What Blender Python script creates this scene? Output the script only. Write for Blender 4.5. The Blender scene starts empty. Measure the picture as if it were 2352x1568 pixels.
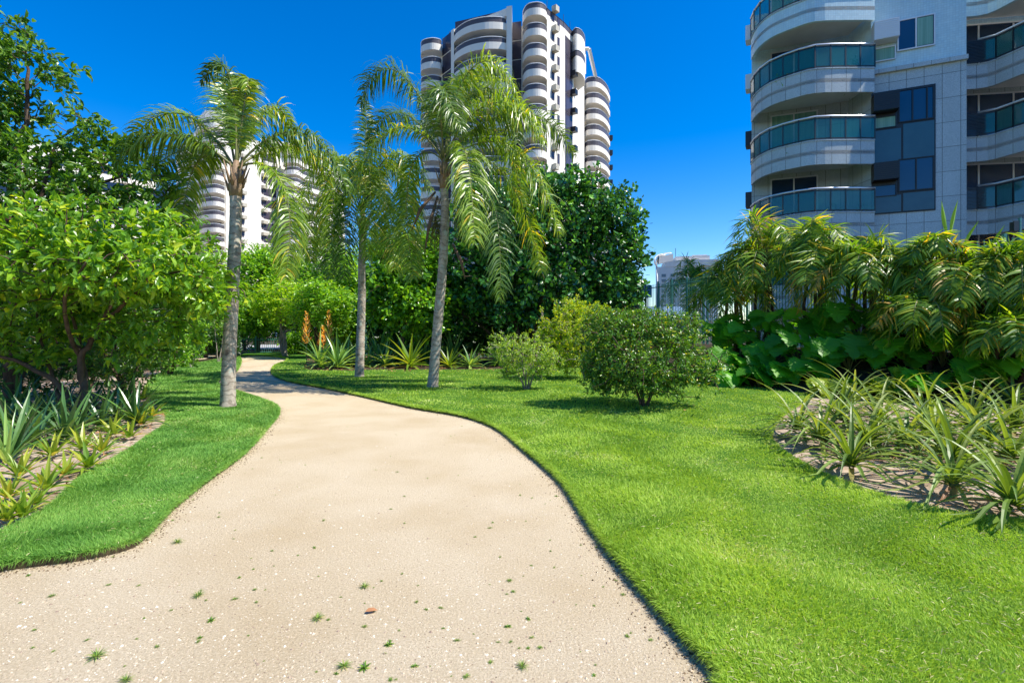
import bpy, bmesh, math, random
import numpy as np
from mathutils import Vector
R=np.random.RandomState(7); random.seed(7)
# ------------------------------------------------------------ camera, sky, sun, exposure
sc=bpy.context.scene; COL=sc.collection
CH=1.6; F=512.0; HY=330.0; K=1024/2352.0
cam=bpy.data.cameras.new('camera'); co=bpy.data.objects.new('camera',cam); COL.objects.link(co)
co.location=(0,0,CH); co.rotation_euler=(math.radians(90),0,0)
cam.lens=18; cam.sensor_width=36; cam.shift_y=-(341-HY)/1024.0; cam.clip_end=3000; cam.clip_start=.05
sc.camera=co
SUN_AZ=math.radians(-13)      # from +X towards +Y
SUN_EL=math.radians(54)
wd=bpy.data.worlds.new('World'); sc.world=wd; wd.use_nodes=True
nt=wd.node_tree; bg=nt.nodes['Background']
sky=nt.nodes.new('ShaderNodeTexSky'); sky.sky_type='NISHITA'; sky.sun_disc=False
sky.sun_elevation=SUN_EL; sky.sun_rotation=math.pi/2-SUN_AZ
sky.air_density=1.0; sky.dust_density=0.15; sky.ozone_density=3.0; sky.altitude=300
hs=nt.nodes.new('ShaderNodeHueSaturation'); hs.inputs['Saturation'].default_value=1.5; hs.inputs['Value'].default_value=.98; hs.inputs['Hue'].default_value=.51
nt.links.new(sky.outputs[0],hs.inputs['Color']); nt.links.new(hs.outputs[0],bg.inputs['Color'])
bg.inputs['Strength'].default_value=0.14
sd=bpy.data.lights.new('sun','SUN'); sd.energy=5.0; sd.angle=math.radians(.5); sd.color=(1,.95,.86)
so=bpy.data.objects.new('sun',sd); COL.objects.link(so)
sv=Vector((math.cos(SUN_EL)*math.cos(SUN_AZ),math.cos(SUN_EL)*math.sin(SUN_AZ),math.sin(SUN_EL)))
so.rotation_euler=sv.to_track_quat('Z','Y').to_euler(); so.location=(20,10,30)
sc.view_settings.view_transform='Standard'; sc.view_settings.look='None'
sc.view_settings.exposure=0.68; sc.view_settings.gamma=1.0
try:
    sc.cycles.max_bounces=8; sc.cycles.transparent_max_bounces=12
except Exception: pass
# ------------------------------------------------------------ helpers
def W(x,y,Y):            # photo pixel (2352 wide) at distance Y -> world point
    return np.array([(x*K-512)/F*Y,Y,CH-(y*K-HY)/F*Y])
def G(x,y):              # photo pixel on flat ground
    Y=F*CH/(y*K-HY); return ((x*K-512)/F*Y,Y)
def M2(Y): return K/F*Y  # metres per photo pixel
def tag(o,label=None,cat=None,group=None,kind=None):
    if label: o['label']=label
    if cat: o['category']=cat
    if group: o['group']=group
    if kind: o['kind']=kind
    return o
def empty(name,loc,label,cat,group=None):
    o=bpy.data.objects.new(name,None); COL.objects.link(o); o.location=loc; o.empty_display_size=.2
    return tag(o,label,cat,group)
def relink(o,parent):
    if parent is not None:
        o.parent=parent
        if parent.type=='EMPTY' and parent.parent is None: o.location=-Vector(parent.location)   # meshes are written in world coordinates
    return o
def mk(name,V,faces,mat,parent=None,smooth=False,uv=None,local=False):
    """V (n,3); faces: list of int arrays (m,k)"""
    me=bpy.data.meshes.new(name); V=np.asarray(V,dtype=np.float32)
    faces=[np.asarray(f,dtype=np.int32) for f in faces if len(f)]
    nl=sum(f.size for f in faces); nf=sum(len(f) for f in faces)
    me.vertices.add(len(V)); me.vertices.foreach_set('co',V.ravel())
    me.loops.add(nl); me.polygons.add(nf)
    me.loops.foreach_set('vertex_index',np.concatenate([f.ravel() for f in faces]))
    tot=np.concatenate([np.full(len(f),f.shape[1],dtype=np.int32) for f in faces])
    st=np.concatenate([[0],np.cumsum(tot)[:-1]]).astype(np.int32)
    me.polygons.foreach_set('loop_start',st)
    try: me.polygons.foreach_set('loop_total',tot)
    except Exception: pass
    me.polygons.foreach_set('use_smooth',np.full(nf,bool(smooth)))
    me.update(calc_edges=True)
    if uv is not None:
        l=me.uv_layers.new(name='UVMap'); l.data.foreach_set('uv',np.asarray(uv,dtype=np.float32).ravel())
    me.materials.append(mat); me.validate()
    o=bpy.data.objects.new(name,me); COL.objects.link(o)
    if parent is not None and not local: relink(o,parent)
    elif parent is not None: o.parent=parent
    return o
class MB:                # small collector of boxes, tubes, prisms -> one mesh
    def __init__(s): s.v=[]; s.f={}; s.n=0; s.uv={}
    def add(s,V,Fs,uvs=None):
        V=np.asarray(V,float); 
        for i,f in enumerate(Fs):
            k=len(f); s.f.setdefault(k,[]).append([a+s.n for a in f])
            s.uv.setdefault(k,[]).append(uvs[i] if uvs else [(0,0)]*k)
        s.v.append(V); s.n+=len(V)
    def box(s,o,u,v,w):  # corner o, edges u,v,w
        o,u,v,w=[np.asarray(a,float) for a in (o,u,v,w)]
        V=[o,o+u,o+u+v,o+v,o+w,o+u+w,o+u+v+w,o+v+w]
        s.add(V,[(0,3,2,1),(4,5,6,7),(0,1,5,4),(1,2,6,5),(2,3,7,6),(3,0,4,7)])
    def abox(s,x0,x1,y0,y1,z0,z1): s.box((x0,y0,z0),(x1-x0,0,0),(0,y1-y0,0),(0,0,z1-z0))
    def tube(s,P,r,n=6,cap=True):
        P=np.asarray(P,float); m=len(P); r=np.broadcast_to(np.asarray(r,float),(m,))
        T=np.gradient(P,axis=0); T/=np.linalg.norm(T,axis=1,keepdims=True)+1e-9
        a=np.array([0,0,1.]) if abs(T[0][2])<.9 else np.array([1.,0,0])
        V=[]
        N=np.cross(T[0],a); N/=np.linalg.norm(N)
        for i in range(m):
            N=N-T[i]*np.dot(N,T[i]); N/=np.linalg.norm(N)+1e-9; B=np.cross(T[i],N)
            for j in range(n):
                t=2*math.pi*j/n; V.append(P[i]+r[i]*(math.cos(t)*N+math.sin(t)*B))
        Fs=[(i*n+j,i*n+(j+1)%n,(i+1)*n+(j+1)%n,(i+1)*n+j) for i in range(m-1) for j in range(n)]
        if cap: Fs.append(tuple(range(n-1,-1,-1))); Fs.append(tuple((m-1)*n+j for j in range(n)))
        s.add(V,Fs)
    def prism(s,poly,z0,z1,cap=True):    # closed plan polygon, walls with metric uv
        n=len(poly); V=[(p[0],p[1],z0) for p in poly]+[(p[0],p[1],z1) for p in poly]
        L=[0]
        for i in range(n): L.append(L[-1]+math.hypot(poly[(i+1)%n][0]-poly[i][0],poly[(i+1)%n][1]-poly[i][1]))
        Fs=[];U=[]
        for i in range(n):
            j=(i+1)%n; Fs.append((i,j,n+j,n+i)); U.append([(L[i],z0),(L[i+1],z0),(L[i+1],z1),(L[i],z1)])
        if cap:
            Fs.append(tuple(range(n-1,-1,-1))); U.append([poly[i] for i in range(n-1,-1,-1)])
            Fs.append(tuple(range(n,2*n))); U.append([poly[i] for i in range(n)])
        s.add(V,Fs,U)
    def band(s,line,z0,z1,th):           # open plan polyline thickened by th towards its left
        o=offset(line,th); s.prism(list(line)+list(o)[::-1],z0,z1)
    def build(s,name,mat,parent=None,smooth=False,local=False):
        ks=list(s.f); fs=[np.array(s.f[k]) for k in ks]
        uv=np.concatenate([np.array(s.uv[k],float).reshape(-1,2) for k in ks])
        return mk(name,np.concatenate(s.v),fs,mat,parent,smooth,uv,local)
def offset(line,th):
    P=np.asarray(line,float); T=np.gradient(P,axis=0); T/=np.linalg.norm(T,axis=1,keepdims=True)+1e-9
    return [tuple(p) for p in P+np.stack([-T[:,1],T[:,0]],1)*th]
def crom(P,n=6,closed=False):
    P=[np.asarray(p,float) for p in P]; out=[]; m=len(P)
    rng=range(m) if closed else range(m-1)
    for i in rng:
        if closed: a,b,c,d=P[i-1],P[i],P[(i+1)%m],P[(i+2)%m]
        else: a,b,c,d=P[max(i-1,0)],P[i],P[i+1],P[min(i+2,m-1)]
        for k in range(n):
            t=k/n; out.append(.5*((2*b)+(-a+c)*t+(2*a-5*b+4*c-d)*t*t+(-a+3*b-3*c+d)*t**3))
    if not closed: out.append(P[-1])
    return np.array(out)
def inpoly(P,poly):
    x,y=P[:,0],P[:,1]; c=np.zeros(len(P),bool); n=len(poly)
    for i in range(n):
        x0,y0=poly[i]; x1,y1=poly[i-1]
        m=((y0>y)!=(y1>y)); 
        with np.errstate(divide='ignore',invalid='ignore'):
            c^=m&(x<(x1-x0)*(y-y0)/(y1-y0+1e-12)+x0)
    return c
def nrm(a): return a/(np.linalg.norm(a,axis=-1,keepdims=True)+1e-9)
# leaves: template transforms
T_OVAL=(np.array([(0,0,0),(.3,.4,.10),(.72,.36,.04),(1,0,-.16),(.72,-.36,.04),(.3,-.4,.10),(.5,0,0)]),[(0,1,2,6),(0,6,4,5)],[(6,2,3),(6,3,4)])
T_ROUND=(np.array([(0,0,0),(.35,.42,.05),(.8,.42,.02),(1,0,0),(.8,-.42,.02),(.35,-.42,.05)]),[(0,1,2,3),(0,3,4,5)],[])
T_DIAM=(np.array([(0,0,0),(.5,.5,.08),(1,0,-.08),(.5,-.5,.08)]),[],[(0,1,2),(0,2,3)])
def leaves(P,D,N,L,Wd,T=T_OVAL):
    tv,tq,tt=T; n=len(P); D=nrm(D); S=nrm(np.cross(N,D)); N=np.cross(D,S)
    L=np.broadcast_to(L,(n,))[:,None,None]; Wd=np.broadcast_to(Wd,(n,))[:,None,None]
    V=P[:,None]+D[:,None]*tv[None,:,0:1]*L+S[:,None]*tv[None,:,1:2]*Wd+N[:,None]*tv[None,:,2:3]*L
    k=len(tv); b=(np.arange(n)*k)[:,None,None]
    q=(np.array(tq)[None]+b).reshape(-1,4) if tq else np.zeros((0,4),int)
    t=(np.array(tt)[None]+b).reshape(-1,3) if tt else np.zeros((0,3),int)
    return V.reshape(-1,3),q,t
def strips(P,D,S,L,Wd,g,ns=4,prof=None,ch=0.0):
    """arching blades: P,D,S (n,3), droop g; two or three verts across"""
    n=len(P); D=nrm(D); S=nrm(S-D*np.sum(S*D,1,keepdims=True)); L=np.broadcast_to(L,(n,)); Wd=np.broadcast_to(Wd,(n,)); g=np.broadcast_to(g,(n,))
    prof=np.array(prof if prof is not None else [.6,1,.9,.6,.05]); ns=len(prof)-1
    A=3 if ch else 2; V=np.zeros((n,ns+1,A,3)); p=P.copy(); d=D.copy()
    for i in range(ns+1):
        w=(Wd*prof[i]/2)[:,None]; up=nrm(np.cross(d,S))
        if A==2: V[:,i,0]=p-S*w; V[:,i,1]=p+S*w
        else: V[:,i,0]=p-S*w+up*w*ch; V[:,i,1]=p; V[:,i,2]=p+S*w+up*w*ch
        p=p+d*(L/ns)[:,None]; d=d.copy(); d[:,2]-=g/ns; d=nrm(d)
    b=(np.arange(n)*(ns+1)*A)[:,None,None]
    q=np.array([(i*A+j,i*A+j+1,(i+1)*A+j+1,(i+1)*A+j) for i in range(ns) for j in range(A-1)])
    return V.reshape(-1,3),(q[None]+b).reshape(-1,4)
def merge(parts):        # [(V,[faces...])]
    Vs=[];fs={};n=0
    for V,Fl in parts:
        for f in Fl:
            if len(f): fs.setdefault(f.shape[1],[]).append(f+n)
        Vs.append(V); n+=len(V)
    return np.concatenate(Vs),[np.concatenate(a) for a in fs.values()]
def rdir(n): return nrm(R.normal(size=(n,3)))
# ------------------------------------------------------------ materials
def mat(name,col,rough=.6,spec=.5,noise=None,bump=None,metal=0,alpha=1,coat=0):
    m=bpy.data.materials.new(name); m.use_nodes=True; t=m.node_tree; b=t.nodes['Principled BSDF']
    b.inputs['Base Color'].default_value=(*col,1); b.inputs['Roughness'].default_value=rough
    b.inputs['Specular IOR Level'].default_value=spec; b.inputs['Metallic'].default_value=metal; b.inputs['Alpha'].default_value=alpha
    tc=t.nodes.new('ShaderNodeTexCoord')
    if noise:            # (scale,col2,contrast,[stretch])
        n=t.nodes.new('ShaderNodeTexNoise'); n.inputs['Scale'].default_value=noise[0]; n.inputs['Detail'].default_value=6; n.inputs['Roughness'].default_value=.65
        mp=t.nodes.new('ShaderNodeMapping'); 
        if len(noise)>3: mp.inputs['Scale'].default_value=noise[3]
        t.links.new(tc.outputs['Object'],mp.inputs[0]); t.links.new(mp.outputs[0],n.inputs['Vector'])
        r=t.nodes.new('ShaderNodeValToRGB'); c=noise[2]
        r.color_ramp.elements[0].position=.5-c; r.color_ramp.elements[1].position=.5+c
        r.color_ramp.elements[0].color=(*col,1); r.color_ramp.elements[1].color=(*noise[1],1)
        t.links.new(n.outputs['Fac'],r.inputs[0]); t.links.new(r.outputs[0],b.inputs['Base Color'])
    if bump:
        n=t.nodes.new('ShaderNodeTexNoise'); n.inputs['Scale'].default_value=bump[0]; n.inputs['Detail'].default_value=5
        t.links.new(tc.outputs['Object'],n.inputs['Vector'])
        bp=t.nodes.new('ShaderNodeBump'); bp.inputs['Strength'].default_value=bump[1]; bp.inputs['Distance'].default_value=bump[2]
        t.links.new(n.outputs['Fac'],bp.inputs['Height']); t.links.new(bp.outputs[0],b.inputs['Normal'])
    return m
def leafmat(name,cols,rough=.4,trans=.35,spec=.5,tcol=None,patch=None,gain=(1.55,1.35,1.2)):
    """cols: ramp over random-per-leaf; tcol multiplies transmitted colour"""
    m=bpy.data.materials.new(name); m.use_nodes=True; t=m.node_tree; b=t.nodes['Principled BSDF']; out=t.nodes['Material Output']
    g=t.nodes.new('ShaderNodeNewGeometry'); r=t.nodes.new('ShaderNodeValToRGB'); e=r.color_ramp.elements
    cols=[(p,tuple(min(.75,c[i]*gain[i]) for i in range(3))) for p,c in cols]
    while len(e)<len(cols): e.new(.5)
    for i,c in enumerate(cols): e[i].position=c[0]; e[i].color=(*c[1],1)
    src=g.outputs['Random Per Island']
    if patch:
        tc=t.nodes.new('ShaderNodeTexCoord'); n=t.nodes.new('ShaderNodeTexNoise'); n.inputs['Scale'].default_value=patch; n.inputs['Detail'].default_value=4
        t.links.new(tc.outputs['Object'],n.inputs['Vector']); mx=t.nodes.new('ShaderNodeMix'); mx.data_type='FLOAT'; mx.inputs[0].default_value=.5
        mr=t.nodes.new('ShaderNodeMapRange'); mr.inputs[1].default_value=.36; mr.inputs[2].default_value=.64; t.links.new(n.outputs['Fac'],mr.inputs[0])
        t.links.new(g.outputs['Random Per Island'],mx.inputs[2]); t.links.new(mr.outputs[0],mx.inputs[3]); src=mx.outputs[0]
    t.links.new(src,r.inputs[0]); t.links.new(r.outputs[0],b.inputs['Base Color'])
    b.inputs['Roughness'].default_value=rough; b.inputs['Specular IOR Level'].default_value=spec
    tr=t.nodes.new('ShaderNodeBsdfTranslucent'); mu=t.nodes.new('ShaderNodeMix'); mu.data_type='RGBA'; mu.blend_type='MULTIPLY'; mu.inputs[0].default_value=1
    mu.inputs[7].default_value=(*(tcol or (2.2,1.9,.6)),1); t.links.new(r.outputs[0],mu.inputs[6]); t.links.new(mu.outputs[2],tr.inputs['Color'])
    mx=t.nodes.new('ShaderNodeMixShader'); mx.inputs[0].default_value=trans
    t.links.new(b.outputs[0],mx.inputs[1]); t.links.new(tr.outputs[0],mx.inputs[2]); t.links.new(mx.outputs[0],out.inputs['Surface'])
    return m
def masonry(name,c1,c2,joint,bw,bh,nscale,rough=.6,mortar=.02,offs=0.0,c3=None):
    m=bpy.data.materials.new(name); m.use_nodes=True; t=m.node_tree; b=t.nodes['Principled BSDF']; b.inputs['Roughness'].default_value=rough
    tc=t.nodes.new('ShaderNodeTexCoord'); n=t.nodes.new('ShaderNodeTexNoise'); n.inputs['Scale'].default_value=nscale; n.inputs['Detail'].default_value=6; n.inputs['Roughness'].default_value=.8
    t.links.new(tc.outputs['Object'],n.inputs['Vector'])
    r=t.nodes.new('ShaderNodeValToRGB'); r.color_ramp.elements[0].position=.38; r.color_ramp.elements[1].position=.62
    r.color_ramp.elements[0].color=(*c1,1); r.color_ramp.elements[1].color=(*c2,1); t.links.new(n.outputs['Fac'],r.inputs[0])
    br=t.nodes.new('ShaderNodeTexBrick'); br.offset=offs; br.inputs['Scale'].default_value=1; br.inputs['Brick Width'].default_value=bw; br.inputs['Row Height'].default_value=bh
    br.inputs['Mortar Size'].default_value=mortar; br.inputs['Color1'].default_value=(1,1,1,1); br.inputs['Color2'].default_value=(.9,.9,.9,1); br.inputs['Mortar'].default_value=(*joint,1)
    t.links.new(tc.outputs['UV'],br.inputs['Vector'])
    mu=t.nodes.new('ShaderNodeMix'); mu.data_type='RGBA'; mu.blend_type='MULTIPLY'; mu.inputs[0].default_value=1
    t.links.new(r.outputs[0],mu.inputs[6]); t.links.new(br.outputs['Color'],mu.inputs[7])
    n2=t.nodes.new('ShaderNodeTexNoise'); n2.inputs['Scale'].default_value=.6; n2.inputs['Detail'].default_value=5
    mp=t.nodes.new('ShaderNodeMapping'); mp.inputs['Scale'].default_value=(1,1,.25); t.links.new(tc.outputs['Object'],mp.inputs[0]); t.links.new(mp.outputs[0],n2.inputs['Vector'])
    mr=t.nodes.new('ShaderNodeMapRange'); mr.inputs[1].default_value=.3; mr.inputs[2].default_value=.7; mr.inputs[3].default_value=.86; mr.inputs[4].default_value=1.04; t.links.new(n2.outputs['Fac'],mr.inputs[0])
    m3=t.nodes.new('ShaderNodeMix'); m3.data_type='RGBA'; m3.blend_type='MULTIPLY'; m3.inputs[0].default_value=1
    t.links.new(mu.outputs[2],m3.inputs[6]); t.links.new(mr.outputs[0],m3.inputs[7]); t.links.new(m3.outputs[2],b.inputs['Base Color'])
    return m
M={}
M['granite']=masonry('granite',(.30,.36,.37),(.64,.70,.70),(.35,.33,.3),.62,1.04,38,.45,.012)
M['tile']=masonry('shade_tinted_white_tile',(.56,.76,.80),(.66,.83,.84),(.80,.80,.80),.10,.10,3,.3,.006)  # white tile with the blue-cyan cast of shade put into its colour
M['plaster']=mat('white_render',(.74,.69,.60),.8,.3,(.35,(.84,.79,.70),.25,(1,1,.25)))
M['plaster2']=mat('cream_render',(.66,.61,.56),.8,.3,(.35,(.76,.72,.66),.25,(1,1,.25)))
M['soffit']=mat('painted_soffit',(.62,.60,.55),.8,.3,(1.5,(.74,.72,.67),.25))
M['darkglass']=mat('dark_window_glass',(.012,.016,.03),.06,.7)
M['violetglass']=mat('tinted_window_glass',(.05,.04,.055),.2,.35,(.4,(.08,.07,.09),.1,(1,1,.6)))
M['blueglass']=mat('blue_spandrel_glass',(.03,.10,.14),.28,.5,(1.2,(.045,.13,.17),.2))
M['paneglass']=mat('window_pane_glass',(.015,.04,.09),.05,.9)
M['curtain']=mat('green_curtain',(.16,.34,.27),.8,.2,(9,(.25,.45,.36),.1,(1,1,.02)))
M['greenglass']=mat('green_balustrade_glass',(.015,.16,.14),.04,.9,alpha=.55)
M['smokeglass']=mat('smoked_balustrade_glass',(.10,.09,.10),.35,.25)
M['black']=mat('black_aluminium',(.012,.013,.015),.4,.5)
M['whitemetal']=mat('white_aluminium',(.72,.74,.76),.3,.5)
M['chrome']=mat('brushed_aluminium',(.75,.76,.78),.28,.5,metal=.6)
M['greenmetal']=mat('green_painted_steel',(.05,.18,.14),.35,.5,(6,(.08,.25,.2),.3))
M['acbox']=mat('air_conditioner_casing',(.42,.38,.30),.6,.4,(2,(.5,.46,.37),.3))
M['orange']=mat('plum_trim',(.25,.08,.10),.6,.3)
M['bark']=mat('brown_bark',(.10,.065,.04),.9,.2,(7,(.26,.19,.13),.2,(1,1,.35)),(30,.6,.02))
M['darkbark']=mat('dark_bark',(.045,.03,.02),.9,.2,(7,(.15,.10,.065),.2,(1,1,.35)),(30,.6,.02))
M['palebark']=mat('pale_bark',(.16,.13,.10),.9,.2,(9,(.34,.30,.24),.2,(1,1,.4)),(30,.5,.02))
M['fibre']=mat('palm_fibre',(.16,.09,.05),.9,.2,(14,(.42,.30,.19),.2,(1,1,.12)),(40,.6,.02))
M['spathe']=mat('dry_spathe',(.09,.055,.035),.8,.2,(12,(.2,.13,.08),.2))
M['white']=mat('white_paint',(.8,.8,.8),.4)
M['blue']=mat('blue_sign_paint',(.03,.22,.42),.4)
def trunkmat():
    m=mat('palm_trunk_bark',(.25,.20,.155),.92,.15,(5,(.56,.48,.38),.22,(1,1,.8)),None)
    t=m.node_tree; b=t.nodes['Principled BSDF']; tc=[n for n in t.nodes if n.type=='TEX_COORD'][0]; base=b.inputs['Base Color'].links[0].from_socket
    # ring scars
    wv=t.nodes.new('ShaderNodeTexWave'); wv.wave_type='BANDS'; wv.bands_direction='Z'; wv.inputs['Scale'].default_value=2.4; wv.inputs['Distortion'].default_value=9; wv.inputs['Detail'].default_value=3; wv.inputs['Detail Scale'].default_value=2
    t.links.new(tc.outputs['Object'],wv.inputs['Vector'])
    r=t.nodes.new('ShaderNodeValToRGB'); r.color_ramp.elements[0].position=.02; r.color_ramp.elements[0].color=(.5,.48,.45,1); r.color_ramp.elements[1].position=.22; r.color_ramp.elements[1].color=(1,1,1,1)
    t.links.new(wv.outputs['Fac'],r.inputs[0])
    mu=t.nodes.new('ShaderNodeMix'); mu.data_type='RGBA'; mu.blend_type='MULTIPLY'; mu.inputs[0].default_value=.75; t.links.new(base,mu.inputs[6]); t.links.new(r.outputs[0],mu.inputs[7])
    # lichen blotches
    n=t.nodes.new('ShaderNodeTexNoise'); n.inputs['Scale'].default_value=6; n.inputs['Detail'].default_value=7; t.links.new(tc.outputs['Object'],n.inputs['Vector'])
    r2=t.nodes.new('ShaderNodeValToRGB'); r2.color_ramp.elements[0].position=.56; r2.color_ramp.elements[0].color=(0,0,0,1); r2.color_ramp.elements[1].position=.66; r2.color_ramp.elements[1].color=(.8,.8,.8,1); t.links.new(n.outputs['Fac'],r2.inputs[0])
    m2=t.nodes.new('ShaderNodeMix'); m2.data_type='RGBA'; t.links.new(r2.outputs[0],m2.inputs[0]); t.links.new(mu.outputs[2],m2.inputs[6]); m2.inputs[7].default_value=(.42,.46,.38,1)
    n3=t.nodes.new('ShaderNodeTexNoise'); n3.inputs['Scale'].default_value=3.1; n3.inputs['Detail'].default_value=6; t.links.new(tc.outputs['Object'],n3.inputs['Vector'])
    r3=t.nodes.new('ShaderNodeValToRGB'); r3.color_ramp.elements[0].position=.6; r3.color_ramp.elements[0].color=(0,0,0,1); r3.color_ramp.elements[1].position=.7; r3.color_ramp.elements[1].color=(.7,.7,.7,1); t.links.new(n3.outputs['Fac'],r3.inputs[0])
    m3=t.nodes.new('ShaderNodeMix'); m3.data_type='RGBA'; t.links.new(r3.outputs[0],m3.inputs[0]); t.links.new(m2.outputs[2],m3.inputs[6]); m3.inputs[7].default_value=(.07,.05,.04,1)
    t.links.new(m3.outputs[2],b.inputs['Base Color'])
    bp=t.nodes.new('ShaderNodeBump'); bp.inputs['Strength'].default_value=.7; bp.inputs['Distance'].default_value=.02; t.links.new(m3.outputs[2],bp.inputs['Height']); t.links.new(bp.outputs[0],b.inputs['Normal'])
    return m
M['trunk']=trunkmat()
L_={}
L_['guava']=leafmat('broad_leaf_foliage',[(0,(.045,.13,.012)),(.5,(.09,.23,.018)),(.85,(.17,.33,.02)),(1,(.30,.40,.03))],.35,.42)
L_['upper']=leafmat('dark_broad_foliage',[(0,(.022,.075,.01)),(.6,(.05,.15,.014)),(1,(.12,.24,.02))],.35,.38)
L_['clusia']=leafmat('thick_glossy_foliage',[(0,(.012,.055,.016)),(.6,(.025,.10,.022)),(.9,(.06,.19,.02)),(1,(.14,.34,.025))],.26,.16,.65,gain=(2.0,1.8,1.6))
L_['clusia2']=leafmat('bright_glossy_foliage',[(0,(.03,.11,.012)),(.6,(.08,.22,.015)),(1,(.18,.38,.02))],.28,.32,.6,gain=(1.6,1.45,1.2))
L_['shrub']=leafmat('small_leaf_foliage',[(0,(.03,.10,.012)),(.6,(.07,.19,.018)),(.96,(.14,.27,.03)),(1,(.42,.38,.03))],.3,.3,.6)
L_['yellow']=leafmat('yellow_green_foliage',[(0,(.07,.15,.012)),(.5,(.17,.26,.015)),(1,(.38,.38,.02))],.35,.4,.5,gain=(1.7,1.7,1.2))
L_['pale']=leafmat('pale_small_foliage',[(0,(.08,.15,.03)),(.6,(.16,.25,.05)),(1,(.28,.36,.08))],.35,.4,.5,gain=(1.7,1.7,1.2))
L_['back']=leafmat('mid_green_foliage',[(0,(.04,.12,.015)),(.6,(.08,.21,.022)),(1,(.17,.32,.03))],.4,.42,gain=(2.2,1.85,1.2))
L_['backlt']=leafmat('light_green_foliage',[(0,(.05,.15,.012)),(.5,(.12,.26,.015)),(1,(.24,.36,.03))],.4,.45,gain=(2.2,1.8,1.2))
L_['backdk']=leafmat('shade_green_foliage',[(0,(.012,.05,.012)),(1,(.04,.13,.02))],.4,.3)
L_['palm']=leafmat('queen_palm_leaflet',[(0,(.045,.12,.014)),(.5,(.08,.18,.02)),(.9,(.14,.25,.03)),(1,(.34,.31,.06))],.34,.36,.6,gain=(2.3,1.7,1.0))
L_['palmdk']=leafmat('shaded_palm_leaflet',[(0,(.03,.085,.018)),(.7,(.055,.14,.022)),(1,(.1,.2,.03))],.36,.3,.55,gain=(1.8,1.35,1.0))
L_['fan']=leafmat('broad_palm_leaflet',[(0,(.03,.11,.012)),(.6,(.09,.2,.016)),(.93,(.2,.31,.025)),(1,(.55,.34,.03))],.36,.4,.45)
L_['dry']=leafmat('yellowing_leaflet',[(0,(.12,.2,.02)),(.6,(.3,.28,.04)),(.85,(.6,.34,.04)),(1,(.65,.45,.1))],.5,.4,gain=(1,1,1))
L_['philo']=leafmat('lobed_leaf_blade',[(0,(.02,.09,.012)),(.6,(.045,.16,.016)),(.93,(.11,.24,.02)),(1,(.2,.22,.02))],.42,.55,.4,gain=(3.3,2.7,1.6))
L_['philoy']=leafmat('yellow_lobed_leaf_blade',[(0,(.10,.2,.012)),(.6,(.2,.3,.015)),(.9,(.35,.36,.02)),(1,(.6,.3,.03))],.35,.4,.4)
L_['brom']=leafmat('arching_leaf',[(0,(.05,.10,.02)),(.5,(.10,.18,.03)),(.85,(.18,.27,.06)),(1,(.26,.12,.12))],.42,.3,.35,gain=(1.35,1.25,1.0))
L_['bromy']=leafmat('yellow_rosette_leaf',[(0,(.1,.2,.015)),(.5,(.24,.34,.03)),(.9,(.42,.42,.04)),(1,(.5,.2,.12))],.35,.35,.5,gain=(.85,.95,1))
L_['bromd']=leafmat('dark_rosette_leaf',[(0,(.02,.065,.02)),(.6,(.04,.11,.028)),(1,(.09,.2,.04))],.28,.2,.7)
L_['bromb']=leafmat('blue_green_rosette_leaf',[(0,(.04,.12,.05)),(.6,(.10,.2,.06)),(1,(.22,.33,.09))],.3,.3,.6,gain=(2.0,1.8,1.5))
L_['spike']=leafmat('orange_flower_bract',[(0,(.62,.24,.04)),(.5,(.72,.42,.08)),(1,(.72,.58,.28))],.5,.4,.3,gain=(1,1,1))
L_['fruit']=leafmat('green_palm_fruit',[(0,(.05,.06,.01)),(1,(.16,.2,.03))],.5,.1,.3,(1,1,1))
L_['grass']=leafmat('grass_blades',[(0,(.17,.30,.03)),(.5,(.33,.50,.06)),(.85,(.46,.60,.10)),(1,(.72,.68,.36))],.55,.35,.2,(1.6,1.5,.7),patch=.9,gain=(1,1,1))
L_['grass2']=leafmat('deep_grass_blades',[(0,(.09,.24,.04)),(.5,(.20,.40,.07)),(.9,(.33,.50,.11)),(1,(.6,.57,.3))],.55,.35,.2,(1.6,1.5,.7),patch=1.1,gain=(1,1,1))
L_['weed']=leafmat('weed_leaf',[(0,(.04,.09,.02)),(.4,(.13,.26,.03)),(.8,(.22,.36,.05)),(1,(.4,.36,.14))],.6,.25,.3,gain=(1,1,1))
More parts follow.
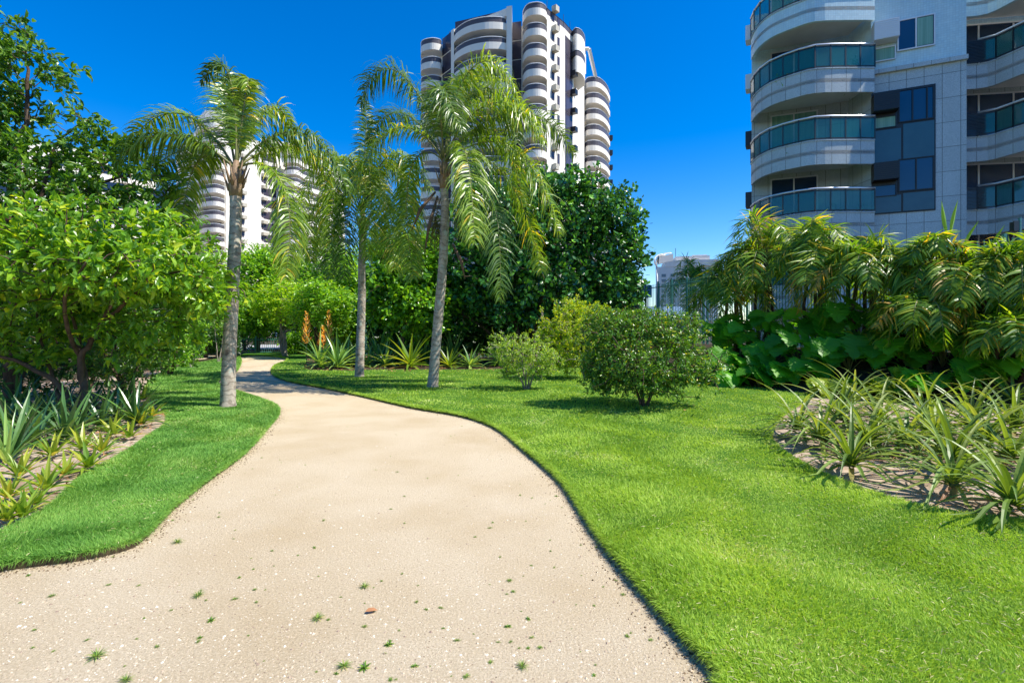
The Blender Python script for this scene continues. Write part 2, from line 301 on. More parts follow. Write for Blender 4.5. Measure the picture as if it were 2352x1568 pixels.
# ground materials
def groundmat(name,cols,scale,bump,speck=None,big=.35):
    m=bpy.data.materials.new(name); m.use_nodes=True; t=m.node_tree; b=t.nodes['Principled BSDF']; b.inputs['Roughness'].default_value=.95; b.inputs['Specular IOR Level'].default_value=.15
    tc=t.nodes.new('ShaderNodeTexCoord')
    n=t.nodes.new('ShaderNodeTexNoise'); n.inputs['Scale'].default_value=scale; n.inputs['Detail'].default_value=8; n.inputs['Roughness'].default_value=.75; t.links.new(tc.outputs['Object'],n.inputs['Vector'])
    r=t.nodes.new('ShaderNodeValToRGB'); r.color_ramp.elements[0].position=.3; r.color_ramp.elements[1].position=.72; r.color_ramp.elements[0].color=(*cols[0],1); r.color_ramp.elements[1].color=(*cols[1],1); t.links.new(n.outputs['Fac'],r.inputs[0])
    n2=t.nodes.new('ShaderNodeTexNoise'); n2.inputs['Scale'].default_value=big; n2.inputs['Detail'].default_value=6; n2.inputs['Distortion'].default_value=.1; t.links.new(tc.outputs['Object'],n2.inputs['Vector'])
    r2=t.nodes.new('ShaderNodeValToRGB'); r2.color_ramp.elements[0].position=.4; r2.color_ramp.elements[1].position=.66; r2.color_ramp.elements[0].color=(1,1,1,1); r2.color_ramp.elements[1].color=(*cols[2],1); t.links.new(n2.outputs['Fac'],r2.inputs[0])
    mu=t.nodes.new('ShaderNodeMix'); mu.data_type='RGBA'; mu.blend_type='MULTIPLY'; mu.inputs[0].default_value=1; t.links.new(r.outputs[0],mu.inputs[6]); t.links.new(r2.outputs[0],mu.inputs[7]); col=mu.outputs[2]
    h=n.outputs['Fac']
    if speck:
        for sca,thr,c in speck:
            v=t.nodes.new('ShaderNodeTexVoronoi'); v.inputs['Scale'].default_value=sca; t.links.new(tc.outputs['Object'],v.inputs['Vector'])
            lt=t.nodes.new('ShaderNodeMath'); lt.operation='LESS_THAN'; lt.inputs[1].default_value=thr; t.links.new(v.outputs['Distance'],lt.inputs[0])
            sp=t.nodes.new('ShaderNodeSeparateColor'); t.links.new(v.outputs['Color'],sp.inputs[0]); l2=t.nodes.new('ShaderNodeMath'); l2.operation='LESS_THAN'; l2.inputs[1].default_value=.35; t.links.new(sp.outputs[0],l2.inputs[0])
            m_=t.nodes.new('ShaderNodeMath'); m_.operation='MULTIPLY'; t.links.new(lt.outputs[0],m_.inputs[0]); t.links.new(l2.outputs[0],m_.inputs[1])
            mx=t.nodes.new('ShaderNodeMix'); mx.data_type='RGBA'; t.links.new(m_.outputs[0],mx.inputs[0]); t.links.new(col,mx.inputs[6]); mx.inputs[7].default_value=(*c,1); col=mx.outputs[2]
    t.links.new(col,b.inputs['Base Color'])
    bp=t.nodes.new('ShaderNodeBump'); bp.inputs['Strength'].default_value=bump; bp.inputs['Distance'].default_value=.02; t.links.new(h,bp.inputs['Height']); t.links.new(bp.outputs[0],b.inputs['Normal'])
    return m
M['sand']=groundmat('gravel_path',[(.38,.29,.18),(.73,.62,.435),(.88,.84,.77)],75,.8,[(42,.12,(.70,.62,.48)),(30,.13,(.28,.2,.13)),(70,.2,(.48,.36,.22)),(12,.05,(.2,.15,.1))],.9)
M['bedsand']=groundmat('sandy_bed',[(.30,.22,.16),(.66,.54,.43),(.55,.5,.42)],9,.9,[(30,.16,(.8,.75,.68)),(22,.16,(.2,.13,.08))],1.3)
M['soil']=groundmat('dark_soil',[(.035,.026,.018),(.10,.075,.05),(.7,.8,.6)],4,.8,None,.6)
M['turf']=groundmat('turf',[(.03,.08,.01),(.08,.2,.015),(.8,.9,.6)],30,.8,None,1.2)
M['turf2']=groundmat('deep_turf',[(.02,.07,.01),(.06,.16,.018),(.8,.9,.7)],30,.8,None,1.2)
M['edge']=groundmat('turf_edge',[(.05,.035,.02),(.16,.12,.06),(.5,.7,.3)],18,.8)
M['road']=mat('asphalt',(.30,.29,.27),.9,.2,(3,(.42,.41,.38),.2))
M['dead']=leafmat('dead_leaf',[(0,(.2,.1,.05)),(.6,(.42,.2,.09)),(1,(.6,.32,.16))],.7,.15,.2,(1,1,1),gain=(1,1,1))
M['stone']=mat('pebble',(.62,.55,.46),.8,.3,(9,(.8,.76,.7),.2))
# ------------------------------------------------------------ ground
FENCE=[(6.25,26.2),(7.9,20.7),(9.7,14.8),(11.9,12.0)]   # fence line on the raised bank
def segdist(x,y,pts):
    d=np.full(np.shape(x),1e9)
    for (x0,y0),(x1,y1) in zip(pts[:-1],pts[1:]):
        t=np.clip(((x-x0)*(x1-x0)+(y-y0)*(y1-y0))/((x1-x0)**2+(y1-y0)**2),0,1)
        d=np.minimum(d,np.hypot(x-x0-t*(x1-x0),y-y0-t*(y1-y0)))
    return d
BANK=FENCE+[(16,9.5),(22,7)]
def gh(x,y):
    d=segdist(x,y,BANK); s=np.clip(1-(d-.6)/3.2,0,1); return 1.1*s*s*(3-2*s)
def axis(a,b,near,far):
    c=np.arange(a,b+.01,near); ext=np.array([2,5,10,20,45,100,220,500,1200.]); return np.concatenate([a-ext[::-1],c,b+ext])
ax=axis(-12,26,.5,5); ay=axis(-4,34,.5,5)
XX,YY=np.meshgrid(ax,ay); ZZ=-.05+gh(XX,YY)
nx,ny=len(ax),len(ay); I=np.arange(nx*ny).reshape(ny,nx)
q=np.stack([I[:-1,:-1],I[:-1,1:],I[1:,1:],I[1:,:-1]],-1).reshape(-1,4)
tag(mk('ground',np.stack([XX,YY,ZZ],-1).reshape(-1,3),[q],M['soil'],smooth=True),kind='structure')
def gl(pts): return [G(*p) for p in pts]
PR=[(1700,1640),(1660,1568),(1560,1460),(1450,1330),(1370,1230),(1290,1110),(1210,1040),(1140,985),(1060,957),(950,938),(850,915),(750,893),(680,880),(640,868),(625,855),(632,840),(658,829),(650,822),(600,816.5),(550,818)]
PL=[(-60,1322),(60,1303),(180,1288),(280,1266),(330,1240),(400,1170),(480,1105),(560,1045),(610,990),(637,955),(632,935),(600,920),(570,910),(540,900),(505,887),(500,876),(530,865),(548,845),(553,828),(549,818)]
pr=crom([(1.75,1.2)]+gl(PR),5); pl=crom(gl(PL),5)
def sheet(name,poly,z,m,skirt=None,parent=None,kind='structure'):
    bm=bmesh.new(); vs=[bm.verts.new((p[0],p[1],z)) for p in poly]; f=bm.faces.new(vs); 
    if f.normal.z<0 or True: bm.normal_update(); 
    if f.normal.z<0: f.normal_flip()
    bmesh.ops.triangulate(bm,faces=[f])
    me=bpy.data.meshes.new(name); me.materials.append(m)
    if skirt:
        me.materials.append(skirt); n=len(vs); lo=[bm.verts.new((p[0],p[1],-.06)) for p in poly]
        for i in range(n):
            g=bm.faces.new((vs[i],vs[(i+1)%n],lo[(i+1)%n],lo[i])); g.material_index=1
    bm.to_mesh(me); bm.free(); o=bpy.data.objects.new(name,me); COL.objects.link(o)
    if kind: o['kind']=kind
    return o
# path: one sheet under the lawn edges
path_poly=[(-9,-3),(6,-3),(6,2)]+[tuple(p+np.array([.25,0])) for p in pr[2:-6]]+[tuple(p+np.array([0.1,.3])) for p in pr[-6:]]+[tuple(p) for p in (pl-np.array([.25,0]))[::-1]]+[(-9,3.2)]
sheet('path',path_poly,0.0,M['sand'])
# right lawn: path edge, then the far side, then the planting-bed edges back to the viewer
far=[G(560,813),G(600,809),G(670,806),G(700,812),G(705,830),G(700,848),G(760,853),G(900,851),G(1120,850),G(1300,846),G(1500,852),G(1640,866),G(1780,884),G(1880,905)]
bedR=gl([(1880,905),(1800,955),(1768,1000),(1785,1035),(1850,1078),(1920,1112),(2030,1152),(2150,1183),(2352,1213),(2600,1235)])
bedRc=crom(bedR,5)
lawnR=[tuple(p) for p in pr]+[tuple(p) for p in crom(far,3)]+[tuple(p) for p in bedRc[1:]]+[(8,3.0),(8,1.2)]
sheet('lawn',lawnR,.055,M['turf'],M['edge'])
bedL=gl([(520,822),(450,836),(400,849),(362,863),(338,888),(342,910),(372,940),(386,972),(340,1010),(280,1052),(190,1105),(125,1170),(30,1225),(-60,1262)])
bedLc=crom(bedL,5)
lawnL=[tuple(p) for p in pl]+[tuple(p) for p in bedLc]
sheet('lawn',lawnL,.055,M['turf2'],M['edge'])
rb=[tuple(p) for p in bedRc]+[(11,4.2),(12,8),(9.5,12.5)]
sheet('planting_bed',rb,.03,M['bedsand'])
lb=[tuple(p) for p in bedLc]+[(-6,3.6),(-12,4),(-14,10),(-14,22)]
sheet('planting_bed',lb,.03,M['bedsand'])
mb_=[G(705,812),G(700,852),G(900,856),G(1130,855),(3,30),(-8,32)]
sheet('planting_bed',mb_,.045,M['soil'])
sheet('road',[(-60,44),(0,44),(0,58),(-60,58)],.0,M['road'])
sheet('path',[G(380,832),G(470,824),G(500,815),G(440,812),G(395,818)],.004,M['sand'])
# grass blades
def blades(name,poly,excl,n,ymax,hgt,m,label,ymin=0,wf=.0014):
    P=np.array(poly); lo=P.min(0); hi=P.max(0); hi[1]=min(hi[1],ymax)
    out=[]; tot=0
    while tot<n:
        # screen-uniform sampling so density falls with distance
        px=R.uniform(-120,1144,60000); py=R.uniform(342,720,60000); Y=F*CH/(py-HY); X=(px-512)/F*Y
        pt=np.stack([X,Y],1)[R.uniform(size=60000)<np.clip(.25+Y/7,0,1)]
        pt=pt[(pt[:,1]<ymax)&(pt[:,1]>ymin)]; pt=pt[inpoly(pt,poly)]
        for e in excl: pt=pt[~inpoly(pt,e)]
        out.append(pt); tot+=len(pt)
    pt=np.concatenate(out)[:n]; k=len(pt)
    z=np.full(k,.05); Y=pt[:,1]
    base=np.stack([pt[:,0],pt[:,1],z],1); a=R.uniform(0,2*math.pi,k)
    # clumpy lean direction
    la=2.2*np.sin(pt[:,0]*3.1+1.3*np.sin(pt[:,1]*2.3))+1.5*np.cos(pt[:,1]*2.7)+R.normal(0,1.1,k)
    ln=R.uniform(.15,1.7,k); D=np.stack([np.cos(la)*ln,np.sin(la)*ln,np.ones(k)],1)
    S=np.stack([np.cos(a),np.sin(a),np.zeros(k)],1)
    cl=.8+.45*np.sin(pt[:,0]*2.3+np.sin(pt[:,1]*1.7)*2)*np.sin(pt[:,1]*1.9+pt[:,0])
    L=hgt*R.uniform(.55,1.35,k)*np.clip(cl,.5,1.4); Wd=np.maximum(.006,Y*wf)*R.uniform(.7,1.4,k)
    V,q=strips(base,D,S,L,Wd,R.uniform(.2,1.6,k),prof=[1,.75,.05])
    return tag(mk(name,V,[q],m),label,'grass',kind='stuff')
blades('grass',lawnR,[],330000,26,.052,L_['grass'],'bright short mown grass of the lawn right of the path')
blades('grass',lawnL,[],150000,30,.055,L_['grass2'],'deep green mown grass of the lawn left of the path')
# overhanging fringe along lawn edges
def fringe(line,m,label,side,n,ymax=22):
    P=np.asarray(line); seg=np.linalg.norm(np.diff(P,axis=0),axis=1); c=np.concatenate([[0],np.cumsum(seg)])
    # sample more densely near the viewer in screen terms
    s=R.uniform(0,c[-1],n*3); x=np.interp(s,c,P[:,0]); y=np.interp(s,c,P[:,1]); keep=R.uniform(size=len(s))<np.clip(6/np.maximum(y,1.5),.15,1); s=s[keep]; x=x[keep]; y=y[keep]; k=len(s)
    i=np.clip(np.searchsorted(c,s)-1,0,len(seg)-1); T=(P[i+1]-P[i])/seg[i][:,None]; Nn=np.stack([-T[:,1],T[:,0]],1)*side
    ins=R.uniform(0,.05,k); base=np.stack([x-Nn[:,0]*ins,y-Nn[:,1]*ins,np.full(k,.045)],1)
    ow=R.uniform(-.2,2.0,k); D=np.stack([Nn[:,0]*ow,Nn[:,1]*ow,R.uniform(.1,1.0,k)],1)+R.normal(0,.3,(k,3))
    V,q=strips(base,D,R.normal(size=(k,3)),R.uniform(.03,.085,k),np.maximum(.004,y*.0011),R.uniform(.6,2.2,k),prof=[1,.8,.05])
    tag(mk('grass',V,[q],m),label,'grass',kind='stuff')
fringe(pr,L_['grass'],'ragged grass fringe along the right edge of the path',1,26000)
fringe(pl,L_['grass2'],'ragged grass fringe along the left edge of the path',-1,16000)
fringe(bedRc,L_['grass'],'loose grass fringe round the sandy right bed',1,9000)
fringe(bedLc,L_['grass2'],'loose grass fringe along the left planting bed',-1,9000)
# ------------------------------------------------------------ trees
def attach(tips,skel,jit,r0,mb,sides=4):
    """join every tip to the closest skeleton point by a bent twig; returns twig end directions"""
    sk=[np.array(p) for p in skel]; S=np.array(sk); order=np.argsort([np.min(np.linalg.norm(S-t,axis=1)) for t in tips])
    dirs=np.zeros_like(tips); pts=list(S)
    A=np.zeros((len(S)+len(tips)*3,3)); A[:len(S)]=S; m=len(S)
    for i in order:
        t=tips[i]; d=np.linalg.norm(A[:m]-t,axis=1)+.35*np.maximum(0,A[:m,2]-t[2]); j=int(np.argmin(d)); p=A[j]
        ln=np.linalg.norm(t-p)+1e-6; mid=(p+t)/2+R.normal(0,jit*ln,3)+np.array([0,0,.06*ln])
        q1=.25*p+.5*mid+.25*t; rr=min(r0,.012+.012*ln) if r0>.012 else r0
        mb.tube([p,q1,t],[rr,rr*.7,rr*.35],sides,cap=False)
        dirs[i]=nrm(t-q1); A[m]=q1; A[m+1]=.5*(q1+t); A[m+2]=t; m+=3
    return dirs
def samp(blobs,n,lo=.45):
    vol=np.array([b[3]*b[4]*b[5] for b in blobs])**.8; vol/=vol.sum(); c=R.choice(len(blobs),n,p=vol); out=[]
    B=np.array(blobs); d=rdir(n); r=(lo**3+(1-lo**3)*R.uniform(size=n))**(1/3.)*(1+.28*R.normal(size=n).clip(-1,1.6)*(R.uniform(size=n)<.45))
    return B[c,:3]+d*r[:,None]*B[c,3:6],B[c,:3]
def blob(x,y,Y,rx,ry,rY=None):
    w=W(x,y,Y); m=M2(Y); return (w[0],w[1],w[2],rx*m,ry*m,(rY if rY else rx*m))
def crown_leaves(tips,dirs,cen,per,L,wr,T,spread,upn=.6,droop=0.,flat=0):
    n=len(tips)*per; P=np.repeat(tips,per,0); D0=np.repeat(dirs,per,0); C=np.repeat(cen,per,0)
    D=nrm(D0*.6+rdir(n)+nrm(P-C)*.35+np.array([0,0,-droop])); 
    if flat: D[:,2]*=(1-flat)
    P=P+rdir(n)*spread*R.uniform(.1,1,n)[:,None]
    N=rdir(n)*.75+np.array([0,0,upn])+nrm(P-C)*.5
    l=L*R.uniform(.6,1.25,n); return leaves(P,D,N,l,l*wr,T)
def tree(name,label,cat,base,limbs,blobs,ntips,per,L,wr,leafm,barkm,T=T_OVAL,spread=.15,jit=.18,lo=.45,twig=.02,upn=.6,droop=0.,group=None,ysq=1.,flat=0,part='crown'):
    o=empty(name,(base[0],base[1],base[2] if len(base)>2 else 0.),label,cat,group)
    mb=MB(); skel=[]
    bl=[(b[0],b[1],b[2],b[3],b[5],b[4]) for b in blobs]    # radii x,y(depth),z
    for pts,r0,r1 in limbs:
        P=crom(pts,5); P[1:-1]+=R.normal(0,r0*.18,(len(P)-2,3)); rr=np.linspace(r0,r1,len(P)); mb.tube(P,rr,7); skel+=list(P[len(P)//4:])
    tips,cen=samp(bl,ntips,lo); tips[:,2]=np.maximum(tips[:,2],.12)
    dirs=attach(tips,skel,jit,twig,mb,4 if ntips<500 else 3)
    mb.build('trunk',barkm,o,smooth=True)
    V,q,t=crown_leaves(tips,dirs,cen,per,L,wr,T,spread,upn,droop,flat)
    V[:,2]=np.maximum(V[:,2],.06)
    mk(part,V,[q,t],leafm,o)
    return o
def pts(Y,*a): return [W(x,y,Y+(d[0] if d else 0)) for x,y,*d in a]
# foreground left tree
b0=G(185,962); Y0=b0[1]
limbs=[(pts(Y0,(188,965),(190,900),(185,820,-.1),(225,760,-.2),(258,690,-.3),(262,600,-.3)),.075,.02),
       (pts(Y0,(180,965),(150,900),(95,855,-.2),(20,822,-.3),(-60,800,-.5)),.06,.02),
       (pts(Y0,(170,968),(135,910),(118,850,.2),(90,760,.3),(80,640,.3)),.045,.015),
       (pts(Y0,(195,962),(196,880),(185,800,.3),(165,700,.5),(180,560,.6)),.055,.015),
       (pts(Y0,(225,765,-.2),(280,700,-.3),(350,640,-.5),(430,620,-.6)),.045,.015),
       (pts(Y0,(185,820),(160,770,-.5),(150,680,-1.2),(200,600,-1.6)),.045,.015)]
bl=[blob(120,600,Y0-.3,190,95,1.6),blob(330,620,Y0-.2,170,90,1.5),blob(250,530,Y0+.1,200,60,1.4),blob(440,650,Y0-.1,80,60,.8),blob(40,700,Y0,110,80,1.5),blob(470,700,Y0,50,50,.5),blob(200,620,Y0-1.2,200,60,.7),blob(500,640,Y0+.1,35,50,.4),blob(340,760,Y0+.3,110,60,.9),blob(60,790,Y0+.2,100,60,.9),blob(200,700,Y0+1.2,120,50,.5)]
tree('tree','broad-leaved multi-stemmed tree with low spreading bright green crown left of the path','tree',(b0[0],b0[1],0),limbs,bl,1150,11,.175,.46,L_['guava'],M['darkbark'],spread=.14,twig=.014,upn=.9,droop=.15)
# taller tree behind it
Y1=10.8
limbs=[(pts(Y1,(20,930),(30,760),(10,600),(30,420),(60,250),(60,120)),.13,.02),
       (pts(Y1,(25,640),(120,500),(230,420),(340,400)),.07,.015),
       (pts(Y1,(20,560),(90,460),(130,330),(190,280)),.05,.012),
       (pts(Y1,(30,420),(-40,300),(-60,150),(-40,60)),.05,.012)]
bl=[blob(100,450,Y1,210,60,1.4),blob(300,420,Y1,110,70,1.1),blob(90,340,Y1,140,40,1.),blob(230,330,Y1,75,40,.7),blob(60,150,Y1,90,50,.8),blob(-30,90,Y1,80,60,.8),blob(140,165,Y1,25,12,.3),blob(-20,260,Y1,80,60,.8),blob(130,95,Y1,14,14,.2),blob(60,70,Y1,30,22,.3),blob(40,530,Y1,180,60,1.3),blob(10,230,Y1,80,60,.9),blob(0,380,Y1,110,70,1.2),blob(170,270,Y1,50,25,.5)]
tree('tree','tall dark green tree reaching into the sky at the top left corner','tree',(W(20,930,Y1)[0],Y1,0),limbs,bl,820,12,.17,.46,L_['upper'],M['darkbark'],spread=.13,twig=.012,upn=.8,droop=.1,lo=.3)
# understory on the left
def simple(name,label,cat,x,y,Y,rx,ry,n,per,L,wr,lm,bm_,T=T_OVAL,base=None,stems=3,seed=0,extra=(),spread=.12,lo=.5,group=None,droop=0.,flat=0,rY=None,trunkr=.05,upn=.6):
    cx,cy,cz=W(x,y,Y); m=M2(Y); bx,by=base if base is not None else (cx,Y)
    limbs=[]
    for i in range(stems):
        a=2*math.pi*(i+.3)/stems; e=np.array([cx+math.cos(a)*rx*m*.45,Y+math.sin(a)*rx*m*.4,cz+ry*m*(.1+.35*R.uniform())])
        b=np.array([bx+math.cos(a)*.03,by+math.sin(a)*.03,-.02]); mid=.5*(b+e)+np.array([R.normal(0,.08),R.normal(0,.08),.1*cz])
        limbs.append(([b,.6*b+.4*mid+np.array([0,0,.05]),mid,e],trunkr,trunkr*.3))
    bl=[blob(x,y,Y,rx,ry,rY)]+[blob(*e) for e in extra]
    return tree(name,label,cat,(bx,by,0),limbs,bl,n,per,L,wr,lm,bm_,T,spread,lo=lo,twig=.012,group=group,droop=droop,flat=flat,upn=upn)
gb='undergrowth behind the left tree'
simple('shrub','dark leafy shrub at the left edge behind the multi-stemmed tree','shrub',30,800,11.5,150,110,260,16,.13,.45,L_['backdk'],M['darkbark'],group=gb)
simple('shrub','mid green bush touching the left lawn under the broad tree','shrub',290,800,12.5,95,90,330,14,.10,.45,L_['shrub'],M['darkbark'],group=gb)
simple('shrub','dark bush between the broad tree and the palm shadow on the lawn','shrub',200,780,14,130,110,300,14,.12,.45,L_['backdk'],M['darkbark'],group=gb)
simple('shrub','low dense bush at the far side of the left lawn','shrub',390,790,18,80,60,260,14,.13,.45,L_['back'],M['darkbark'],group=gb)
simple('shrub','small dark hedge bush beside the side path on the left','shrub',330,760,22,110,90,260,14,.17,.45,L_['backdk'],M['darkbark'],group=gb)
# far left wood: individual trees
gt='park trees beyond the path'
def bgtree(label,x,ybase,ytop,rx,Y,lm,n=420,per=12,L=.2,name='tree',tr=.11,bark='darkbark',flat=.3,low=.85):
    yg=HY/K+CH*F/K/Y; cx,_,_=W(x,0,Y); m=M2(Y); H=(yg-ytop); cy=ytop+H*(low/2); ry=H*low/2
    bl=[blob(x,cy,Y,rx*.75,ry,rx*m*.7)]
    for k in range(7):
        a=R.uniform(0,6.28); bl.append(blob(x+math.cos(a)*rx*.55,cy+math.sin(a)*ry*.6,Y+R.uniform(-1,1)*rx*m*.4,rx*R.uniform(.3,.5),ry*R.uniform(.25,.45)))
    limbs=[]
    for k in range(4):
        e=W(x+R.uniform(-.5,.5)*rx,cy+R.uniform(-.3,.5)*ry,Y+R.uniform(-.5,.5)*rx*m)
        fork=np.array([cx+R.normal(0,.1),Y,(CH+(HY-(yg-H*.22)*K)/F*Y)])
        limbs.append(([np.array([cx+R.normal(0,.08),Y,-.05]),fork,.5*(fork+e)+R.normal(0,.15,3),e],tr,tr*.3))
    return tree(name,label,'tree',(cx,Y,0),limbs,bl,int(n*1.3),per,L,.5,lm,M[bark],T_DIAM,spread=L*1.8,lo=.35,twig=.03,group=gt,flat=flat,upn=1.2)
bgtree('dense green tree behind the leftmost palm, in front of the apartment block',470,0,560,110,30,L_['back'],620,12,.24)
bgtree('dark crowned tree left of the tall left palm, over the side path',400,0,600,120,26,L_['backdk'],520,12,.22)
bgtree('dark tree seen through the stems of the broad left tree',230,0,620,150,24,L_['backdk'],520,12,.22)
bgtree('dark tree at the far left edge behind the undergrowth',20,0,600,170,20,L_['backdk'],520,12,.2)
bgtree('round mid green tree just right of the tall left palm trunk',590,0,565,85,36,L_['back'],900,12,.3,low=.85)
bgtree('light yellow-green tree between the left palm and the middle palm',655,0,640,85,31,L_['backlt'],300,13,.22,bark='palebark',low=.6,flat=.6)
bgtree('airy light green tree with thin bare top branches beside the middle palm',740,0,530,85,38,L_['back'],560,11,.26,bark='palebark',low=.8)
bgtree('low bright green tree above the orange flower spikes',735,0,640,85,29,L_['back'],420,12,.22,low=.7,flat=.6)
bgtree('dense tree behind the middle palm trunk, right of the far fence',800,0,600,70,34,L_['back'],800,12,.28,low=.9)
bgtree('dark tree far behind the path end',560,0,650,90,42,L_['backdk'],620,12,.34,low=.9)
# thin young trees on the left lawn
for i,(x,yb,yt,lab) in enumerate([(441,845,760,'thin young tree trunk standing on the left lawn'),(502,832,760,'slender sapling just left of the tall left palm')]):
    bx,by=G(x,yb); simple('sapling',lab,'tree',x+4,yt-30,by,32,28,60,10,.13,.45,L_['back'],M['palebark'],base=(bx,by),stems=2,trunkr=.035)
# hedge strip and far fence
def hedge(name,label,x0,x1,y,Y,h,lm,n,ls=.16):
    a=W(x0,0,Y); b=W(x1,0,Y); P=np.stack([R.uniform(a[0],b[0],n),Y+R.uniform(-.5,.5,n),R.uniform(.05,1,n)**.7*h*(1+.25*np.sin(R.uniform(0,6,n)))],1)
    V,q,t=leaves(P,rdir(n),rdir(n)+np.array([0,-.3,.8]),ls,ls*.5,T_DIAM)
    o=empty(name,((a[0]+b[0])/2,Y,0),label,'hedge'); mk('foliage',V,[q,t],lm,o)
    mb=MB(); 
    for k in range(int((b[0]-a[0])/.35)+1): 
        x=a[0]+.35*k; mb.tube([(x,Y,-.02),(x+R.normal(0,.05),Y+R.normal(0,.05),h*.8)],[.02,.01],5)
    mb.build('stem',M['darkbark'],o)
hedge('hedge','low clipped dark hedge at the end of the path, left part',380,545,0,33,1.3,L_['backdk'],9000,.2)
bgtree('dark tree mass at the far end left of the orange spikes',690,0,600,120,44,L_['backdk'],700,12,.34,low=.95)
bgtree('green tree far behind between the middle palm and the bright glossy tree',850,0,560,110,42,L_['back'],700,12,.34,low=.95)
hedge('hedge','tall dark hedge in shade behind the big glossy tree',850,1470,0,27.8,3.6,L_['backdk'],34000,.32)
hedge('hedge','low dark hedge right of the far fence opening',660,880,0,33.5,1.2,L_['back'],9000,.2)
def fence(name,label,P,z0f,h,sp,postsp,mats,bar=.012,group=None,cat='fence'):
    P=[np.array(p,float) for p in P]; mid=P[len(P)//2]; o=empty(name,(mid[0],mid[1],float(z0f(mid[0],mid[1]))),label,cat,group)
    bars=MB(); rails=MB(); posts=[]
    for a,b in zip(P[:-1],P[1:]):
        L=np.linalg.norm(b-a); d=(b-a)/L; nrm2=np.array([-d[1],d[0]]); n=int(L/sp)
        for i in range(n):
            p=a+d*sp*(i+.5); z=float(z0f(*p)); 
            bars.tube([(p[0],p[1],z+.08),(p[0],p[1],z+h)],bar,5)
        za,zb=float(z0f(*a)),float(z0f(*b)); m=max(2,int(L/1.0)+1)
        for hh in (.15,h-.16):
            Q=[a+d*L*k/(m-1) for k in range(m)]; rails.tube([(q_[0],q_[1],float(z0f(*q_))+hh) for q_ in Q],.022,4)
        k=int(L/postsp)
        for i in range(k+1): posts.append(a+d*min(L,postsp*i))
    bars.build('bars',mats,o); rails.build('rail',mats,o)
    for p in posts:
        z=float(z0f(*p)); m_=MB(); m_.abox(p[0]-.035,p[0]+.035,p[1]-.035,p[1]+.035,z-.1,z+h+.1); m_.build('post',mats,o)
    return o
fence('metal_fence','tall green steel bar fence behind the palms and big-leaved plants on the right bank',FENCE+[(16,9.6)],lambda x,y:gh(np.array(x),np.array(y))-.05,2.75,.125,1.1,M['greenmetal'],.013)
fence('metal_fence','dark low bar fence across the far end of the path',[W(520,0,35)[:2],W(700,0,35)[:2]],lambda x,y:-.03,1.15,.14,2.0,M['greenmetal'],.014)
fence('metal_fence','green bar fence in shade behind the middle planting bed',[W(840,0,30)[:2],W(1180,0,29)[:2],W(1480,0,27)[:2]],lambda x,y:-.03,2.4,.14,1.6,M['greenmetal'],.014)
# the big glossy-leaved trees in the middle
def big(label,xc,yc,Y,blobs,limbs_px,n,per,L,lm,base):
    limbs=[(pts(Y,*l),r0,r1) for l,r0,r1 in limbs_px]
    return tree('tree',label,'tree',(base[0],base[1],0),limbs,blobs,n,per,L,.62,lm,M['darkbark'],T_ROUND,spread=.30,lo=.5,twig=.02,upn=.5)
Yb=24.
bl=[blob(1270,520,Yb,150,110,2.2),blob(1340,480,Yb,85,85,1.5),blob(1400,560,Yb,80,110,1.6),blob(1180,540,Yb,130,120,2.2),blob(1230,650,Yb,200,110,2.4),blob(1390,660,Yb,85,80,1.6),blob(1090,600,Yb,90,130,1.8),blob(1120,480,Yb,60,60,1.1),blob(1330,430,Yb,50,40,.8),blob(1240,430,Yb,60,40,.9),blob(1420,500,Yb,55,60,1.2),blob(1445,620,Yb,42,90,1.3),blob(1000,700,Yb+1,120,80,1.5)]
big('huge dark glossy-leaved tree with a rounded crown behind the right-hand tall palm',1250,560,Yb,bl,[([(1200,830),(1190,760),(1150,680),(1120,600)],.12,.04),([(1220,830),(1230,740),(1260,640),(1290,540)],.12,.04),([(1240,830),(1280,760),(1340,680),(1400,600)],.1,.03),([(1190,830),(1120,760),(1060,720)],.07,.03),([(1250,830),(1300,780),(1380,740),(1440,700)],.07,.02)],3300,11,.235,L_['clusia'],(W(1220,0,Yb)[0],Yb))
Yc=23.
bl=[blob(920,640,Yc,80,100,1.6),blob(900,590,Yc,45,50,.9),blob(970,590,Yc,60,60,1.1),blob(880,690,Yc,50,60,1.),blob(960,700,Yc,80,70,1.5)]
big('bright glossy-leaved tree between the middle palm and the right-hand palm',930,640,Yc,bl,[([(930,835),(925,770),(910,700),(900,640)],.09,.03),([(940,835),(950,760),(970,680),(975,610)],.09,.03)],1300,12,.21,L_['clusia2'],(W(930,0,Yc)[0],Yc))
# shrubs on the lawn
bx,by=G(1210,897)
simple('shrub','small open pale-leaved shrub, leftmost of the three on the right lawn','shrub',1205,815,by,68,52,560,13,.06,.5,L_['pale'],M['palebark'],base=(bx,by),stems=5,extra=[(1150,790,by,30,26,.3),(1255,830,by,35,35,.4),(1170,850,by,22,20,.3)],spread=.07,trunkr=.03,lo=.25)
bx,by=G(1345,872)
simple('shrub','yellow-green shrub, the middle and rearmost of the three on the right lawn','shrub',1320,770,by,80,72,850,14,.075,.5,L_['yellow'],M['palebark'],base=(bx,by),stems=4,extra=[(1310,710,by,45,30,.4),(1265,760,by,32,28,.3),(1380,720,by,30,25,.4),(1300,830,by,40,30,.4)],spread=.09,trunkr=.035,lo=.3)
bx,by=G(1480,938)
simple('shrub','large dense rounded glossy green bush, nearest on the right lawn','shrub',1480,822,by,138,84,1900,14,.068,.5,L_['shrub'],M['darkbark'],base=(bx,by),stems=5,extra=[(1400,750,by,62,42,.6),(1545,760,by,62,42,.6),(1610,850,by,42,38,.4),(1385,860,by,45,42,.5),(1475,740,by,60,32,.6)],spread=.09,lo=.55,trunkr=.035,rY=1.25)
